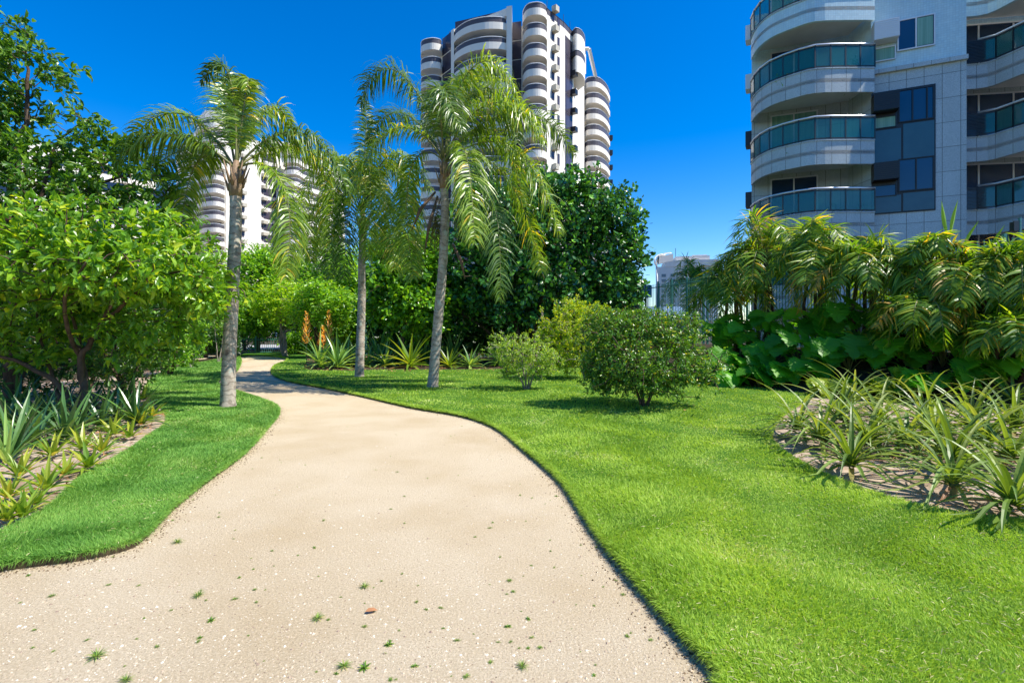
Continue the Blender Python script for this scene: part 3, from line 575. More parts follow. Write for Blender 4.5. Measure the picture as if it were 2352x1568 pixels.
# ------------------------------------------------------------ palms
def bez(c,n):
    t=np.linspace(0,1,n)[:,None]; a,b,c_,d=[np.asarray(x,float) for x in c]; return (1-t)**3*a+3*(1-t)**2*t*b+3*(1-t)*t*t*c_+t**3*d
def frond(ctrl,parent,lm,npair=60,LL=.62,lw=.03,start=.18,droop=1.6,side=1.0,rr=.022,vary=.35,fw=.45):
    n=40; P=bez(ctrl,n); seg=np.linalg.norm(np.diff(P,axis=0),axis=1); c=np.concatenate([[0],np.cumsum(seg)])/seg.sum()
    mb=MB(); mb.tube(P[::3],np.linspace(rr,rr*.15,len(P[::3])),5)
    t=np.repeat(np.linspace(start,.995,npair),2)+R.normal(0,.004,npair*2); t=np.clip(t,start,1); sg=np.tile([1.,-1.],npair)
    B=np.stack([np.interp(t,c,P[:,k]) for k in range(3)],1); Tn=nrm(np.stack([np.interp(t,c,np.gradient(P[:,k])) for k in range(3)],1))
    up=np.array([0,0,1.]); sd=np.cross(Tn,up); bad=np.linalg.norm(sd,axis=1)<.25; sd[bad]=sd[bad]+np.array([.3,.25,0]); sd=nrm(sd); un=nrm(np.cross(sd,Tn))
    k=len(t); D=sd*sg[:,None]*side+Tn*fw+un*(R.normal(.15,vary,k))[:,None]+R.normal(0,.08,(k,3))
    env=np.sin(np.clip((t-start)/(1-start)*.92+.06,0,1)*math.pi)**.55
    L=LL*env*R.uniform(.75,1.1,k); S=nrm(np.cross(D,un)+R.normal(0,.25,(k,3)))
    V,q=strips(B,D,S,L,lw*R.uniform(.7,1.2,k),droop*R.uniform(.6,1.4,k),prof=[.5,1,.85,.5,.05])
    fr=mk('frond',V,[q],lm,parent)
    s=mb.build('leaf_stalk',M['stalk'],None,smooth=True); s.parent=fr
    return fr
M['stalk']=mat('palm_leaf_stalk',(.10,.13,.03),.5,.4,(5,(.24,.22,.08),.3))
def palm(label,base,trunkpts,r,Yc,fronds,lm,lml,LL,mpx):
    o=empty('palm_tree',(base[0],base[1],0),label,'palm tree','tall feather palms beside the path')
    P=crom(trunkpts,14); m=len(P); rr=np.interp(np.linspace(0,1,m),[0,.04,.15,.8,1],[r*1.42,r*1.14,r*1.02,r*.86,r*.8])*(1+R.normal(0,.018,m))
    mb=MB(); mb.tube(P,rr,18); mb.build('trunk',M['trunk'],o,smooth=True)
    top=P[-1]; mb=MB(); H=LL*1.15
    mb.tube([top-np.array([0,0,.04]),top+np.array([0,0,H*.25]),top+np.array([.01,0,H*.6]),top+np.array([.02,0,H])],[r*.9,r*1.02,r*.8,r*.35],12)
    for k in range(9):    # torn leaf bases
        a=k*2.4; b=top+np.array([math.cos(a)*r*.9,math.sin(a)*r*.9,H*R.uniform(.1,.5)]); mb.tube([b,b+np.array([math.cos(a)*.06,math.sin(a)*.06,.18]),b+np.array([math.cos(a)*.14,math.sin(a)*.14,.42])],[.035,.022,.008],6)
    mb.build('crown_shaft',M['fibre'],o,smooth=True)
    for k,(x1,y1,x2,y2,x3,y3,dy1,dy2,dy3,dr) in enumerate(fronds):
        c=[top+np.array([0,0,H*.75]),W(x1,y1,Yc+dy1),W(x2,y2,Yc+dy2),W(x3,y3,Yc+dy3)]
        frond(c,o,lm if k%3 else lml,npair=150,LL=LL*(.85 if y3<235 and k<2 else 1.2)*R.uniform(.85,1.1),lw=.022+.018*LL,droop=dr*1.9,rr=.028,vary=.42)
    return o,top
p1b=G(523,938); Yp=p1b[1]
tp=[np.array([p1b[0],Yp,-.03]),W(527,800,Yp),W(535,650,Yp),W(541,520,Yp),W(541,446,Yp)]
fr=[(548,250,530,60,462,190,0,0,-.1,1.0),(556,270,580,110,566,210,.1,.1,0,1.0),(470,270,390,190,282,345,.4,.6,.5,1.1),(455,300,340,270,268,375,-.4,-.8,-1.0,1.2),(480,330,430,330,415,545,.5,.9,1.0,1.0),
    (575,240,650,200,672,310,.5,.9,1.1,1.4),(610,300,720,230,800,440,.1,.2,.2,1.2),(600,350,700,380,655,640,-.3,-.5,-.4,1.0),(640,300,760,330,745,430,.9,1.4,1.5,1.3),(470,310,370,340,330,420,.9,1.4,1.6,1.2),
    (520,260,500,160,540,180,.6,1.2,1.6,1.2)]
palm('tallest-looking left palm with thick grey blotched trunk on the left lawn at the path edge',p1b,tp,.132,Yp,fr,L_['palm'],L_['palmdk'],.60,0)
p2b=G(825,867); Yp=p2b[1]
tp=[np.array([p2b[0],Yp,-.03]),W(828,780,Yp),W(831,680,Yp),W(831,600,Yp),W(833,545,Yp)]
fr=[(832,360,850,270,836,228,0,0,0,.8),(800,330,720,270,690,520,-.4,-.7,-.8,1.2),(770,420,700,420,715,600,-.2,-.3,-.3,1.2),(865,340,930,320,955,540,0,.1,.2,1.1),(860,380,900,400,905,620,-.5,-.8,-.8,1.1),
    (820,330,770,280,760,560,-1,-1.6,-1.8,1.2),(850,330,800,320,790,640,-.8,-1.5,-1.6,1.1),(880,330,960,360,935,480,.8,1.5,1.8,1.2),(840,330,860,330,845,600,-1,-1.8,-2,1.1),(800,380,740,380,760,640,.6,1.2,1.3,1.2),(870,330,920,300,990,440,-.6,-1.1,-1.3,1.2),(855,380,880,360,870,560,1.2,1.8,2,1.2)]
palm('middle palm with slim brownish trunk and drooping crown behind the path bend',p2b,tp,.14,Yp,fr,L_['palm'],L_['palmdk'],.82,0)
p3b=G(993,892); Yp=p3b[1]
tp=[np.array([p3b[0],Yp,-.03]),W(1004,760,Yp),W(1016,620,Yp),W(1022,500,Yp),W(1020,430,Yp)]
fr=[(985,200,870,60,828,240,0,.1,.2,1.3),(960,260,870,240,800,470,-.4,-.8,-.9,1.3),(1030,170,1130,20,1205,270,-.1,-.2,-.2,1.3),(1090,260,1240,190,1322,360,.1,.3,.4,1.3),(1110,300,1220,280,1285,540,-.3,-.6,-.8,1.2),
    (1100,330,1190,360,1245,625,.5,.8,1,1.1),(1090,350,1160,380,1148,690,-.6,-1,-1.1,1.0),(980,320,900,330,950,640,.5,.8,.9,1.1),(1000,230,1040,90,1120,230,.7,1.3,1.5,1.3),(1010,220,990,120,1060,300,-.7,-1.4,-1.8,1.3),
    (1080,270,1170,240,1200,470,1,1.8,2,1.2),(1060,300,1080,300,1090,560,-.9,-1.6,-1.8,1.2),(990,300,900,180,845,330,.8,1.6,2,1.3),(1060,240,1180,160,1250,330,-.5,-1,-1.2,1.3),(1050,220,1090,110,1150,200,1.2,2,2.6,1.2),(1040,180,1180,130,1190,330,.7,1,1.1,1.3)]
o3,top3=palm('right-hand tall palm with pale leaning trunk and fruit hanging under its crown',p3b,tp,.132,Yp,fr,L_['palm'],L_['palmdk'],.80,0)
# fruit clusters and dry spathes of the third palm
for (x,y,n,dy) in [(1062,485,2600,-.25),(1000,520,1500,.1)]:
    c=W(x,y,Yp+dy); P=c+R.normal(size=(n,3))*np.array([.13,.13,.33])
    V,q,t=leaves(P,rdir(n),rdir(n),.035,.03,T_DIAM); f=mk('fruit_cluster',V,[q,t],L_['fruit'],o3)
    mb=MB()
    for k in range(16):
        e=c+np.array([R.normal(0,.12),R.normal(0,.12),-R.uniform(.2,.7)]); mb.tube([top3+np.array([0,0,.15]),.5*(top3+c)+np.array([0,0,.15]),c+np.array([0,0,.25]),e],[.012,.01,.008,.004],4)
    s=mb.build('fruit_stalk',M['spathe'],None); s.parent=f
for a,b,c in [((1000,440),(965,480),(945,530)),((1005,450),(985,520),(975,580)),((1040,560),(1060,600),(1068,640))]:
    mb=MB(); mb.tube([W(*a,Yp-.1),W(*b,Yp-.3),W(*c,Yp-.35)],[.03,.05,.008],7); mb.build('dry_spathe',M['spathe'],o3,smooth=True)
# broad-leaflet clump palms on the right
def clump(label,x,y,Y,n,reach,up,seed,LL=.55,dry=2,stems=4,cat='palm',group='bushy palms along the right bank',hang=9):
    R.seed(seed); cx,cy,cz=W(x,y,Y); g=float(gh(np.array(cx),np.array(cy)))-.05
    o=empty('bush_palm',(cx,cy,g),label,cat,group)
    for k in range(stems):
        a=k*2.4; mb=MB(); tx,ty=cx+.28*math.cos(a),cy+.28*math.sin(a); mb.tube([(tx*.5+cx*.5,ty*.5+cy*.5,g-.05),(tx,ty,(g+cz)/2),(cx+.1*math.cos(a),cy+.1*math.sin(a),cz)],[.06,.05,.045],8); mb.build('stem',M['darkbark'],o,smooth=True)
    for k in range(n):
        a=R.uniform(0,2*math.pi); u=R.uniform(.0,1)**.8; h=np.array([math.cos(a),math.sin(a),0]); r=reach*R.uniform(.75,1.1); rise=up*(1.2-u)*R.uniform(.8,1.2)
        s=np.array([cx,cy,cz])+h*.08
        c=[s,s+h*r*.28*u+np.array([0,0,rise]),s+h*r*.75*(.35+.65*u)+np.array([0,0,rise*1.0]),s+h*r*(.4+.6*u)+np.array([0,0,rise*.35-.55*reach*u])]
        frond(c,o,L_['dry'] if k<dry else L_['fan'],npair=30,LL=LL*R.uniform(.8,1.1),lw=.052,start=.18,droop=R.uniform(.4,1.3),vary=.4,rr=.02,fw=.75)
    for k in range(hang):
        a=R.uniform(0,2*math.pi) if k%3 else R.uniform(-2.4,-.7); h=np.array([math.cos(a),math.sin(a),0]); r=reach*R.uniform(.6,1.0); dz=min(cz-g-.5,R.uniform(.9,1.7))
        s=np.array([cx,cy,cz])+h*.08; c=[s,s+h*r*.45+np.array([0,0,up*.45]),s+h*r*.95+np.array([0,0,.1]),s+h*r*1.0+np.array([0,0,-dz])]
        frond(c,o,L_['dry'] if k==0 else L_['fan'],npair=30,LL=LL*R.uniform(.8,1.1),lw=.05,start=.2,droop=R.uniform(.6,1.2),vary=.4,rr=.02,fw=.8)
    return o
clump('tallest bushy palm in the left end of the palm row, with one orange dried frond',1755,600,16.6,24,1.9,1.5,11,.72,1)
clump('bushy palm hanging its fronds over the fence, left end of the row',1685,650,17.2,18,1.5,1.0,12,.68,1)
clump('glossy bushy palm in front of the stone balcony base',1870,600,15.2,22,1.7,1.1,13,.7,0)
clump('bushy palm in front of the fence gap, left of the pair of upright leaves',1985,620,13.7,22,1.5,.95,14,.62,1)
clump('bushy palm with two bright upright paddle leaves above it',2150,620,12.4,22,1.35,.85,15,.58,1)
clump('bushy palm under the building corner with yellow drooping fronds',2240,650,11.7,20,1.25,.8,16,.56,2)
clump('bushy palm at the right edge of the picture',2345,620,11.3,22,1.25,.8,17,.56,1)
clump('bushy palm in the second row over the lobed leaves, right part',2120,700,12.0,9,1.1,.5,23,.52,1)
clump('low bushy palm at the right edge below the others',2330,760,10.6,14,.9,.5,18,.48,0)
clump('low palm tuft in the dark gap among the big lobed leaves',2010,780,13.0,14,1.0,.5,19,.5,0)
clump('feathery palm beyond the green fence beside the far tower',1590,650,27.5,15,1.7,1.2,20,.7,0,group=None)
# upright paddle leaves
R.seed(31)
def paddle(x,y,x2,y2,Y,w):
    a=W(x,y,Y); b=W(x2,y2,Y-.1); P=np.array([a]); D=np.array([b-a]); L=np.linalg.norm(b-a)
    V,q=strips(P,D,np.array([[1.,.3,0]]),L,w,.05,prof=[.08,.5,.85,1,.95,.7,.35,.03],ch=.35); return V,q
for (x,y,x2,y2,Y,w,lab) in [(2178,545,2163,460,13.6,.17,'left one of two bright upright palm paddle leaves before the stone wall'),(2182,545,2200,458,13.6,.15,'right one of two bright upright palm paddle leaves before the stone wall'),(2210,570,2248,505,13.2,.12,'slanting spear-shaped young palm leaf left of the right edge'),(2275,570,2308,515,12.6,.10,'slanting spear-shaped young palm leaf nearest the right edge')]:
    V,q=paddle(x,y,x2,y2,Y,w); o=empty('young_palm_leaf',tuple(W(x,y,Y)),lab,'leaf'); mk('blade',V,[q],L_['backlt'],o)
    mb=MB(); cx,cy,cz=W(x,y,Y); mb.tube([(cx,cy,1.),(cx,cy,cz+.1)],[.02,.012],6); mb.build('leaf_stalk',M['stalk'],o)
# ------------------------------------------------------------ big lobed leaves
def lobed(P,D,N,L,lm,parent,name='leaf_blades'):
    """one mesh: lobed heart-shaped blades with folded midrib"""
    nl=9; prof=[]
    for i in range(nl*2+1):
        t=i/(nl*2); w=.48*math.sin(min(1,t*1.05+.12)*math.pi)**.7*(1-.25*t); prof.append((t-.12*(1-t),w*(1.05 if i%2==0 else .70)))
    n=len(P); D=nrm(D); S=nrm(np.cross(N,D)); N=np.cross(D,S); Vs=[]
    m=len(prof)
    tv=[]; 
    for (t,w) in prof: tv+= [(max(t,-.05),0,.0-.22*t*t),(t-.10*(w>.3),w,.10*w*2-.22*t*t-.10*w*w*4),(t-.10*(w>.3),-w,.10*w*2-.22*t*t-.10*w*w*4)]
    tv=np.array(tv); tv[0]=(.0,0,0)
    V=P[:,None]+D[:,None]*tv[None,:,0:1]*L[:,None,None]+S[:,None]*tv[None,:,1:2]*L[:,None,None]+N[:,None]*tv[None,:,2:3]*L[:,None,None]
    q=[]
    for i in range(m-1): q+=[(3*i,3*i+3,3*i+4,3*i+1),(3*i,3*i+2,3*i+5,3*i+3)]
    b=(np.arange(n)*len(tv))[:,None,None]; return V.reshape(-1,3),(np.array(q)[None]+b).reshape(-1,4)
def philo(label,x,y,Y,n,L,H,lm,group,seed):
    R.seed(seed); cx=W(x,0,Y)[0]; g=float(gh(np.array(cx),np.array(Y)))
    o=empty('lobed_leaf_plant',(cx,Y,g),label,'plant',group); g-=.04
    a=R.uniform(0,6.28,n); h=H*R.uniform(.45,1.05,n); r=R.uniform(.1,1,n)*H*.75
    P=np.stack([cx+np.cos(a)*r,Y+np.sin(a)*r*.7,g+h],1); face=nrm(np.stack([np.cos(a)*.6,np.sin(a)*.4-.45,np.zeros(n)],1))
    D=nrm(face*.8+np.array([0,0,-.38])+R.normal(0,.2,(n,3))); N=nrm(face*.35+np.array([.3,.0,1.0])+R.normal(0,.25,(n,3)))
    l=L*R.uniform(.7,1.15,n); P[:,2]=np.maximum(P[:,2],g+l*.55)
    V,q=lobed(P,D,N,l,lm,o); mb=MB()
    for i in range(n): mb.tube([(cx,Y,g-.02),((cx+P[i,0])/2,(Y+P[i,1])/2,g+(P[i,2]-g)*.7),tuple(P[i])],[.014,.011,.008],5)
    mk('leaf_blades',V,[q],lm,o); mb.build('leaf_stalks',M['stalk'],o,smooth=True)
    return o
gp='big lobed-leaf plants on the right bank'; sd_=100
rows=[([(1670,16.4),(1740,15.8),(1815,15.2),(1900,14.6),(1975,14.0)],.75,1.35,'philo','tall lobed-leaf plant under the left bushy palms, %s from the left'),
      ([(1650,15.4),(1700,14.9),(1765,14.5),(1840,14.0),(1905,13.3)],.7,.9,'philo','lobed-leaf plant in the second row beside the rounded bush, %s from the left'),
      ([(1690,14.3),(1745,13.9),(1800,13.6),(1860,13.2)],.66,.5,'philo','knee-high lobed-leaf plant at the lawn edge, %s from the left'),
      ([(1890,12.2),(1935,11.9),(1985,11.6),(2035,11.5),(2090,11.6)],.46,.42,'philoy','low yellow-green lobed-leaf plant behind the sandy bed, %s from the left'),
      ([(2060,13.0),(2130,12.6),(2205,12.2),(2280,11.9),(2350,11.6)],.75,1.2,'philo','dark lobed-leaf plant under the right bushy palms, %s from the left'),
      ([(1950,12.9),(2020,12.5),(2090,12.2),(2165,11.8),(2240,11.4),(2320,11.1)],.75,.8,'philo','waist-high lobed-leaf plant halfway up the right bank, %s from the left'),
      ([(2110,11.2),(2180,11.0),(2250,10.8),(2320,10.6)],.55,.5,'philo','lobed-leaf plant just behind the spiky leaves at the right, %s from the left')]
ORD=['first','second','third','fourth','fifth','sixth','seventh']
for pl_,L0,H0,mn,lab in rows:
    for i,(x,Y) in enumerate(pl_):
        sd_+=1; philo(lab%ORD[i],x,0,Y,20 if H0>.9 else 15,L0,H0,L_[mn],gp,sd_)
R.seed(55)
# ------------------------------------------------------------ rosettes (bromeliads)
def rosette_mesh(n,L,w,el0,el1,g,ch=.4,prof=(.9,1,.95,.85,.7,.5,.28,.04),core=None):
    t=(np.arange(n)+.5)/n; a=np.arange(n)*2.39996+R.normal(0,.12,n); el=el0+(el1-el0)*t+R.normal(0,.07,n)
    D=np.stack([np.cos(a)*np.cos(el),np.sin(a)*np.cos(el),np.sin(el)],1); S=np.stack([-np.sin(a),np.cos(a),np.zeros(n)],1)
    P=np.stack([np.cos(a)*min(.03,L*.08),np.sin(a)*min(.03,L*.08),min(.03,L*.1)+.10*t*L],1)
    return strips(P,D,S,L*R.uniform(.75,1.15,n),w*R.uniform(.8,1.15,n),g*(1.15-t*.55),prof=prof,ch=ch)
def make_rosettes(name,lm,variants,sfx='rosette'):
    out=[]
    for v in variants:
        V,q=rosette_mesh(*v); V[:,2]=np.maximum(V[:,2],.012+.01*R.uniform(size=len(V))); o=mk(sfx,V,[q],lm); out.append(o.data); bpy.data.objects.remove(o)
    return out
def place(name,label,cat,data,x,y,z,rz,s,group,stem=None,tilt=0):
    o=empty(name,(x,y,z),label,cat,group); o.rotation_euler=(tilt,tilt*.5,rz); o.scale=(s,s,s)
    c=bpy.data.objects.new('leaf_rosette',data); COL.objects.link(c); c.parent=o
    if stem: 
        k=bpy.data.objects.new('stem',stem); COL.objects.link(k); k.parent=o
    return o
mb=MB(); mb.tube([(0,0,-.12),(0,0,.12),(0,0,.2)],[.035,.05,.03],8); st_=mb.build('stem',M['stalk']); STEM=st_.data; bpy.data.objects.remove(st_)
# right sandy bed: long arching leaves
arch=make_rosettes('arch',L_['brom'],[(40,1.1,.060,.0,1.2,2.0),(36,1.2,.056,.0,1.15,2.2),(42,1.05,.062,.0,1.25,1.9),(38,1.15,.058,-.05,1.15,2.1)])
gr='arching spiky-leaved plants in the sandy right bed'
px_rows=[('front row',[(1955,1100),(2190,1150),(2330,1200)]),('second row',[(1885,1035),(2080,1045),(2190,1085),(2320,1080)]),('third row',[(1930,985),(2020,990),(2120,985),(2230,1000),(2330,1010)]),('rear row',[(1960,940),(2060,925),(2150,920),(2240,930),(2330,945)]),('very last row under the lobed leaves',[(2010,903),(2110,900),(2200,903),(2290,905)]),('shaded gap between the rows',[(1830,1010),(2260,1050),(2150,1030),(1990,1045)])]
desc={'front row':['spiky plant with long arching leaves at the lawn edge of the sandy bed','largest spiky plant on a pale stem near the front of the sandy bed','spiky plant cut by the right edge of the picture at the bed front'],
 'second row':['leftmost spiky plant at the tip of the sandy bed']}
for rn,ps in px_rows:
    for i,(x,y) in enumerate(ps):
        gx,gy=G(x,y); lab=desc.get(rn,[])[i] if i<len(desc.get(rn,[])) else 'arching spiky plant in the %s, %s from the left'%(rn if 'row ' in rn or 'gap' in rn else rn+' of the sandy bed',ORD[i])
        place('spiky_plant',lab,'bromeliad',arch[R.randint(4)],gx,gy,.10,R.uniform(0,6.28),R.uniform(.8,1.0)*(.85 if rn=='front row' else 1.0),gr,STEM if 'pale stem' in lab else None,.05)
# left bed
ylw=make_rosettes('ylw',L_['bromy'],[(17,.42,.07,.35,1.35,.7),(15,.4,.075,.3,1.3,.8)])
drk=make_rosettes('drk',L_['bromd'],[(24,.62,.06,.25,1.35,.9),(22,.66,.06,.2,1.3,1.0)])
gl_='yellow-green rosettes at the front of the left bed'
for i,(x,y,s,lab) in enumerate([(55,1205,.62,'yellow-green rosette plant nearest the viewer in the left bed'),(105,1140,.75,'yellow rosette plant with a pink heart in the left bed'),(45,1110,.75,'yellow-green rosette plant at the left picture edge'),(205,1088,.8,'yellow-green rosette plant at the lawn edge of the left bed'),(120,1060,.75,'yellowish rosette plant behind the pink-hearted one'),(260,1010,.8,'rosette plant halfway along the left bed edge'),(190,1045,.8,'rosette plant under the broad tree stem, near the front'),(350,965,.85,'rosette plant at the tip of the left bed beside the lawn'),(300,950,.9,'light rosette plant behind the tip of the left bed'),(330,925,.9,'rosette plant at the far corner of the left bed'),(20,1160,.65,'small rosette plant half hidden at the left picture edge'),(150,1105,.6,'small rosette between the pink-hearted plant and the lawn'),(235,1050,.7,'green-yellow rosette in the gap at the left bed edge'),(300,1015,.75,'rosette with narrow leaves at the inner curve of the left bed'),(325,985,.8,'rosette beside the inner curve, partly under another plant'),(85,1175,.55,'small low rosette close behind the nearest one'),(15,1215,.55,'cut-off yellow rosette low at the left picture edge')]):
    gx,gy=G(x,y); place('rosette_plant',lab,'bromeliad',ylw[i%2],gx,gy,.05,R.uniform(0,6.28),s,gl_,None,.08)
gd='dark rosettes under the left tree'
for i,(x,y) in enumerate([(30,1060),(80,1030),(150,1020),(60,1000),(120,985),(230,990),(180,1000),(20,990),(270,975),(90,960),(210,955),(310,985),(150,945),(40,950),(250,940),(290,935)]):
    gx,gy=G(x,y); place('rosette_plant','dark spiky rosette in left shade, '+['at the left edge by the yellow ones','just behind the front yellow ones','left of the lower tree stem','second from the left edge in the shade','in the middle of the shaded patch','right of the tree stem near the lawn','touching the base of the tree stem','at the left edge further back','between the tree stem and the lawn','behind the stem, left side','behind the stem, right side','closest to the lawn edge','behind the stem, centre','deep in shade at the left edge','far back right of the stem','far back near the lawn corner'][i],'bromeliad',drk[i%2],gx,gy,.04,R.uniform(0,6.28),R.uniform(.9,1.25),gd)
# tall sword leaves far left
sw=make_rosettes('sw',L_['bromb'],[(16,1.05,.055,.8,1.4,.6)]); gx,gy=G(15,1075); place('sword_leaf_plant','tall grey-green sword-leaved plant at the left picture edge','plant',sw[0],gx,gy,.03,.4,.7,None)
# middle bed
blu=make_rosettes('blu',L_['bromb'],[(34,1.2,.10,.1,1.25,.9),(30,1.15,.11,.05,1.2,1.0)]); mid=make_rosettes('mid',L_['bromy'],[(28,1.2,.12,.1,1.2,.8)])
gm='large rosettes in the middle bed behind the palms'
for i,(x,Y,s,mm,lab) in enumerate([(735,21.5,1.0,0,'leftmost big rosette plant beside the path bend'),(775,20.8,1.05,0,'big rosette plant left of the middle palm trunk, front'),(795,22.5,1.05,1,'big rosette plant left of the middle palm trunk, behind'),(757,23.5,.95,0,'big rosette plant below the orange flower spikes'),(845,22,.7,1,'small green rosette plant just right of the middle palm'),(885,22,.75,0,'bluish rosette plant second right of the middle palm'),(943,21.2,1.1,2,'bright yellow-green rosette plant in the centre of the middle bed'),(1032,21.3,.65,2,'small yellow rosette plant right of the right-hand palm trunk'),(1080,21.3,.75,1,'green rosette plant right of the yellow one behind the palm'),(1150,22,1.0,0,'dim bluish rosette plant partly behind the pale shrub'),(975,24,1.25,0,'tall bluish rosette plant in shade behind the yellow one'),(870,24.5,1.2,0,'dark bluish rosette plant in the rear of the middle bed'),(920,25,1.2,1,'dark rosette plant rear centre of the middle bed'),(1040,24,1.2,0,'dark bluish rosette plant behind the right-hand palm'),(820,24.5,1.1,1,'rosette plant behind the middle palm trunk')]):
    place('rosette_plant',lab,'bromeliad',(blu+mid)[mm],W(x,0,Y)[0],Y,.05,R.uniform(0,6.28),s*1.15,gm,None,.05)
for i,(x,Y,h,lab) in enumerate([(704,24,2.45,'left orange flower spike rising by the path bend'),(755,24,2.5,'right orange flower spike rising above the rosettes'),(742,25,1.8,'short pinkish flower spike between the two orange ones')]):
    cx=W(x,0,Y)[0]; o=empty('flower_spike',(cx,Y,0),lab,'flower'); n=150
    t=np.repeat(np.linspace(.40,1,17),6)[:n]; n=len(t); a=R.uniform(0,6.28,n); P=np.stack([np.full(n,cx),np.full(n,Y),.0+t*h],1); D=np.stack([np.cos(a),np.sin(a),np.full(n,.25)],1)
    V,q=strips(P,D,np.cross(D,[0,0,1.]),(.50*(1.25-t)),.045,-2.0,prof=[.5,1,.8,.2]); mk('flower_bracts',V,[q],L_['spike'],o)
    mb=MB(); mb.tube([(cx,Y,0),(cx,Y,h)],[.03,.01],6); mb.build('stem',M['stalk'],o)
# ------------------------------------------------------------ right building
def onwall(a,b):
    a=np.array(a,float); b=np.array(b,float); d=(b-a)/np.linalg.norm(b-a); n=np.array([d[1],-d[0]])
    if np.dot(n,-(a+b)/2)<0: n=-n
    return a,d,n
def wbox(mb,wl,s0,s1,z0,z1,o0,o1):
    a,d,n=wl; p=a+d*s0+n*o0; mb.box((p[0],p[1],z0),(*(d*(s1-s0)),0),(*(n*(o1-o0)),0),(0,0,z1-z0))
def win(parent,wl,s0,s1,z0,z1,glass,frame,fw=.05,div=(.5,),deep=.03,name='window'):
    m=MB(); 
    for (a,b,c,d_) in [(s0,s1,z0,z0+fw),(s0,s1,z1-fw,z1)]: wbox(m,wl,a,b,c,d_,.0,deep+.03)
    for s in [s0,s1-fw]+[s0+(s1-s0)*k-fw/2 for k in div]: wbox(m,wl,s,s+fw,z0+fw,z1-fw,.0,deep+.028)
    f=m.build(name,frame,parent); m=MB(); cuts=[s0+fw]+[s0+(s1-s0)*k for k in div]+[s1-fw]
    for a,b in zip(cuts[:-1],cuts[1:]):
        m=MB(); wbox(m,wl,a+(.03 if a>s0+fw else 0),b-(.03 if b<s1-fw else 0),z0+fw,z1-fw,-.02,deep-.01); g=m.build('pane',glass,None); g.parent=f
    return f
def acunit(parent,wl,s0,s1,z0,z1,dep,m1):
    m=MB(); wbox(m,wl,s0,s1,z0,z1,.0,dep)
    for k in range(9): z=z0+(z1-z0)*(k+.5)/9; wbox(m,wl,s0+.03,s1-.03,z-.012,z+.012,dep,dep+.012)
    m.build('air_conditioner_box',m1,parent)
def balustrade(parent,line,z,h,glass,post,rail,every=.62,rr=.045):
    P=np.asarray(line,float); seg=np.linalg.norm(np.diff(P,axis=0),axis=1); c=np.concatenate([[0],np.cumsum(seg)]); n=max(2,int(round(c[-1]/every))); s=np.linspace(0,c[-1],n+1)
    Q=np.stack([np.interp(s,c,P[:,0]),np.interp(s,c,P[:,1])],1)
    m=MB()
    for a,b in zip(Q[:-1],Q[1:]):
        d=(b-a)/np.linalg.norm(b-a); nn=np.array([-d[1],d[0]]); m.box((a[0],a[1],z+.08),(*(b-a),0),(*(nn*.015),0),(0,0,h-.2))
    b_=m.build('balustrade',glass,parent); m=MB()
    for q_ in Q: m.abox(q_[0]-.025,q_[0]+.025,q_[1]-.025,q_[1]+.025,z,z+h-.03)
    for a,b in zip(Q[:-1],Q[1:]):
        d=(b-a)/np.linalg.norm(b-a); nn=np.array([-d[1],d[0]])
        for zz in (z+.04,z+h-.12): m.box((*(a-nn*.02),zz),(*(b-a),0),(*(nn*.04),0),(0,0,.04))
    p=m.build('post',post,None); p.parent=b_
    m=MB(); m.tube([(q_[0],q_[1],z+h) for q_ in Q],rr,10); r=m.build('handrail',rail,None,smooth=True); r.parent=b_
B=empty('apartment_building',(17,24,0),'near apartment building at the right with granite base, white upper floors and green glass balconies','building')
body=[(17.6,36),(12.05,25.75),(15.93,24.25),(15.95,22.75),(19.0,21.4),(19.2,23.3),(24,22.6),(30,24),(34,32),(30,40)]
m=MB(); m.prism(body,-.1,13.0); m.build('granite_wall',M['granite'],B)
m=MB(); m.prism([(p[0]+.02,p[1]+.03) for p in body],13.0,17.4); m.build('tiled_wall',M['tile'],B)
m=MB(); cor=[(15.90,22.62),(18.97,21.26)]; m.band(cor[::-1],12.9,13.08,-.2); m.build('cornice',M['granite'],B)
balA=crom([(15.8,22.3),(14.6,22.3),(13.25,22.4),(12.55,22.92),(11.95,23.65),(11.78,24.6),(11.95,25.6)],3)
balW=crom([(19.35,22.1),(20.3,21.85),(20.62,20.9),(21.1,19.7),(22.4,18.9),(24.2,18.7),(26.5,19.6),(27.5,22.5)],3)
wlM=onwall((15.95,22.75),(19.0,21.4)); wlB=onwall((12.05,25.75),(15.93,24.25)); wlW=onwall((19.2,23.3),(24,22.6))
wlR=(np.array([15.93,24.25]),np.array([.0133,-1.]),np.array([-1.,-.01])) 
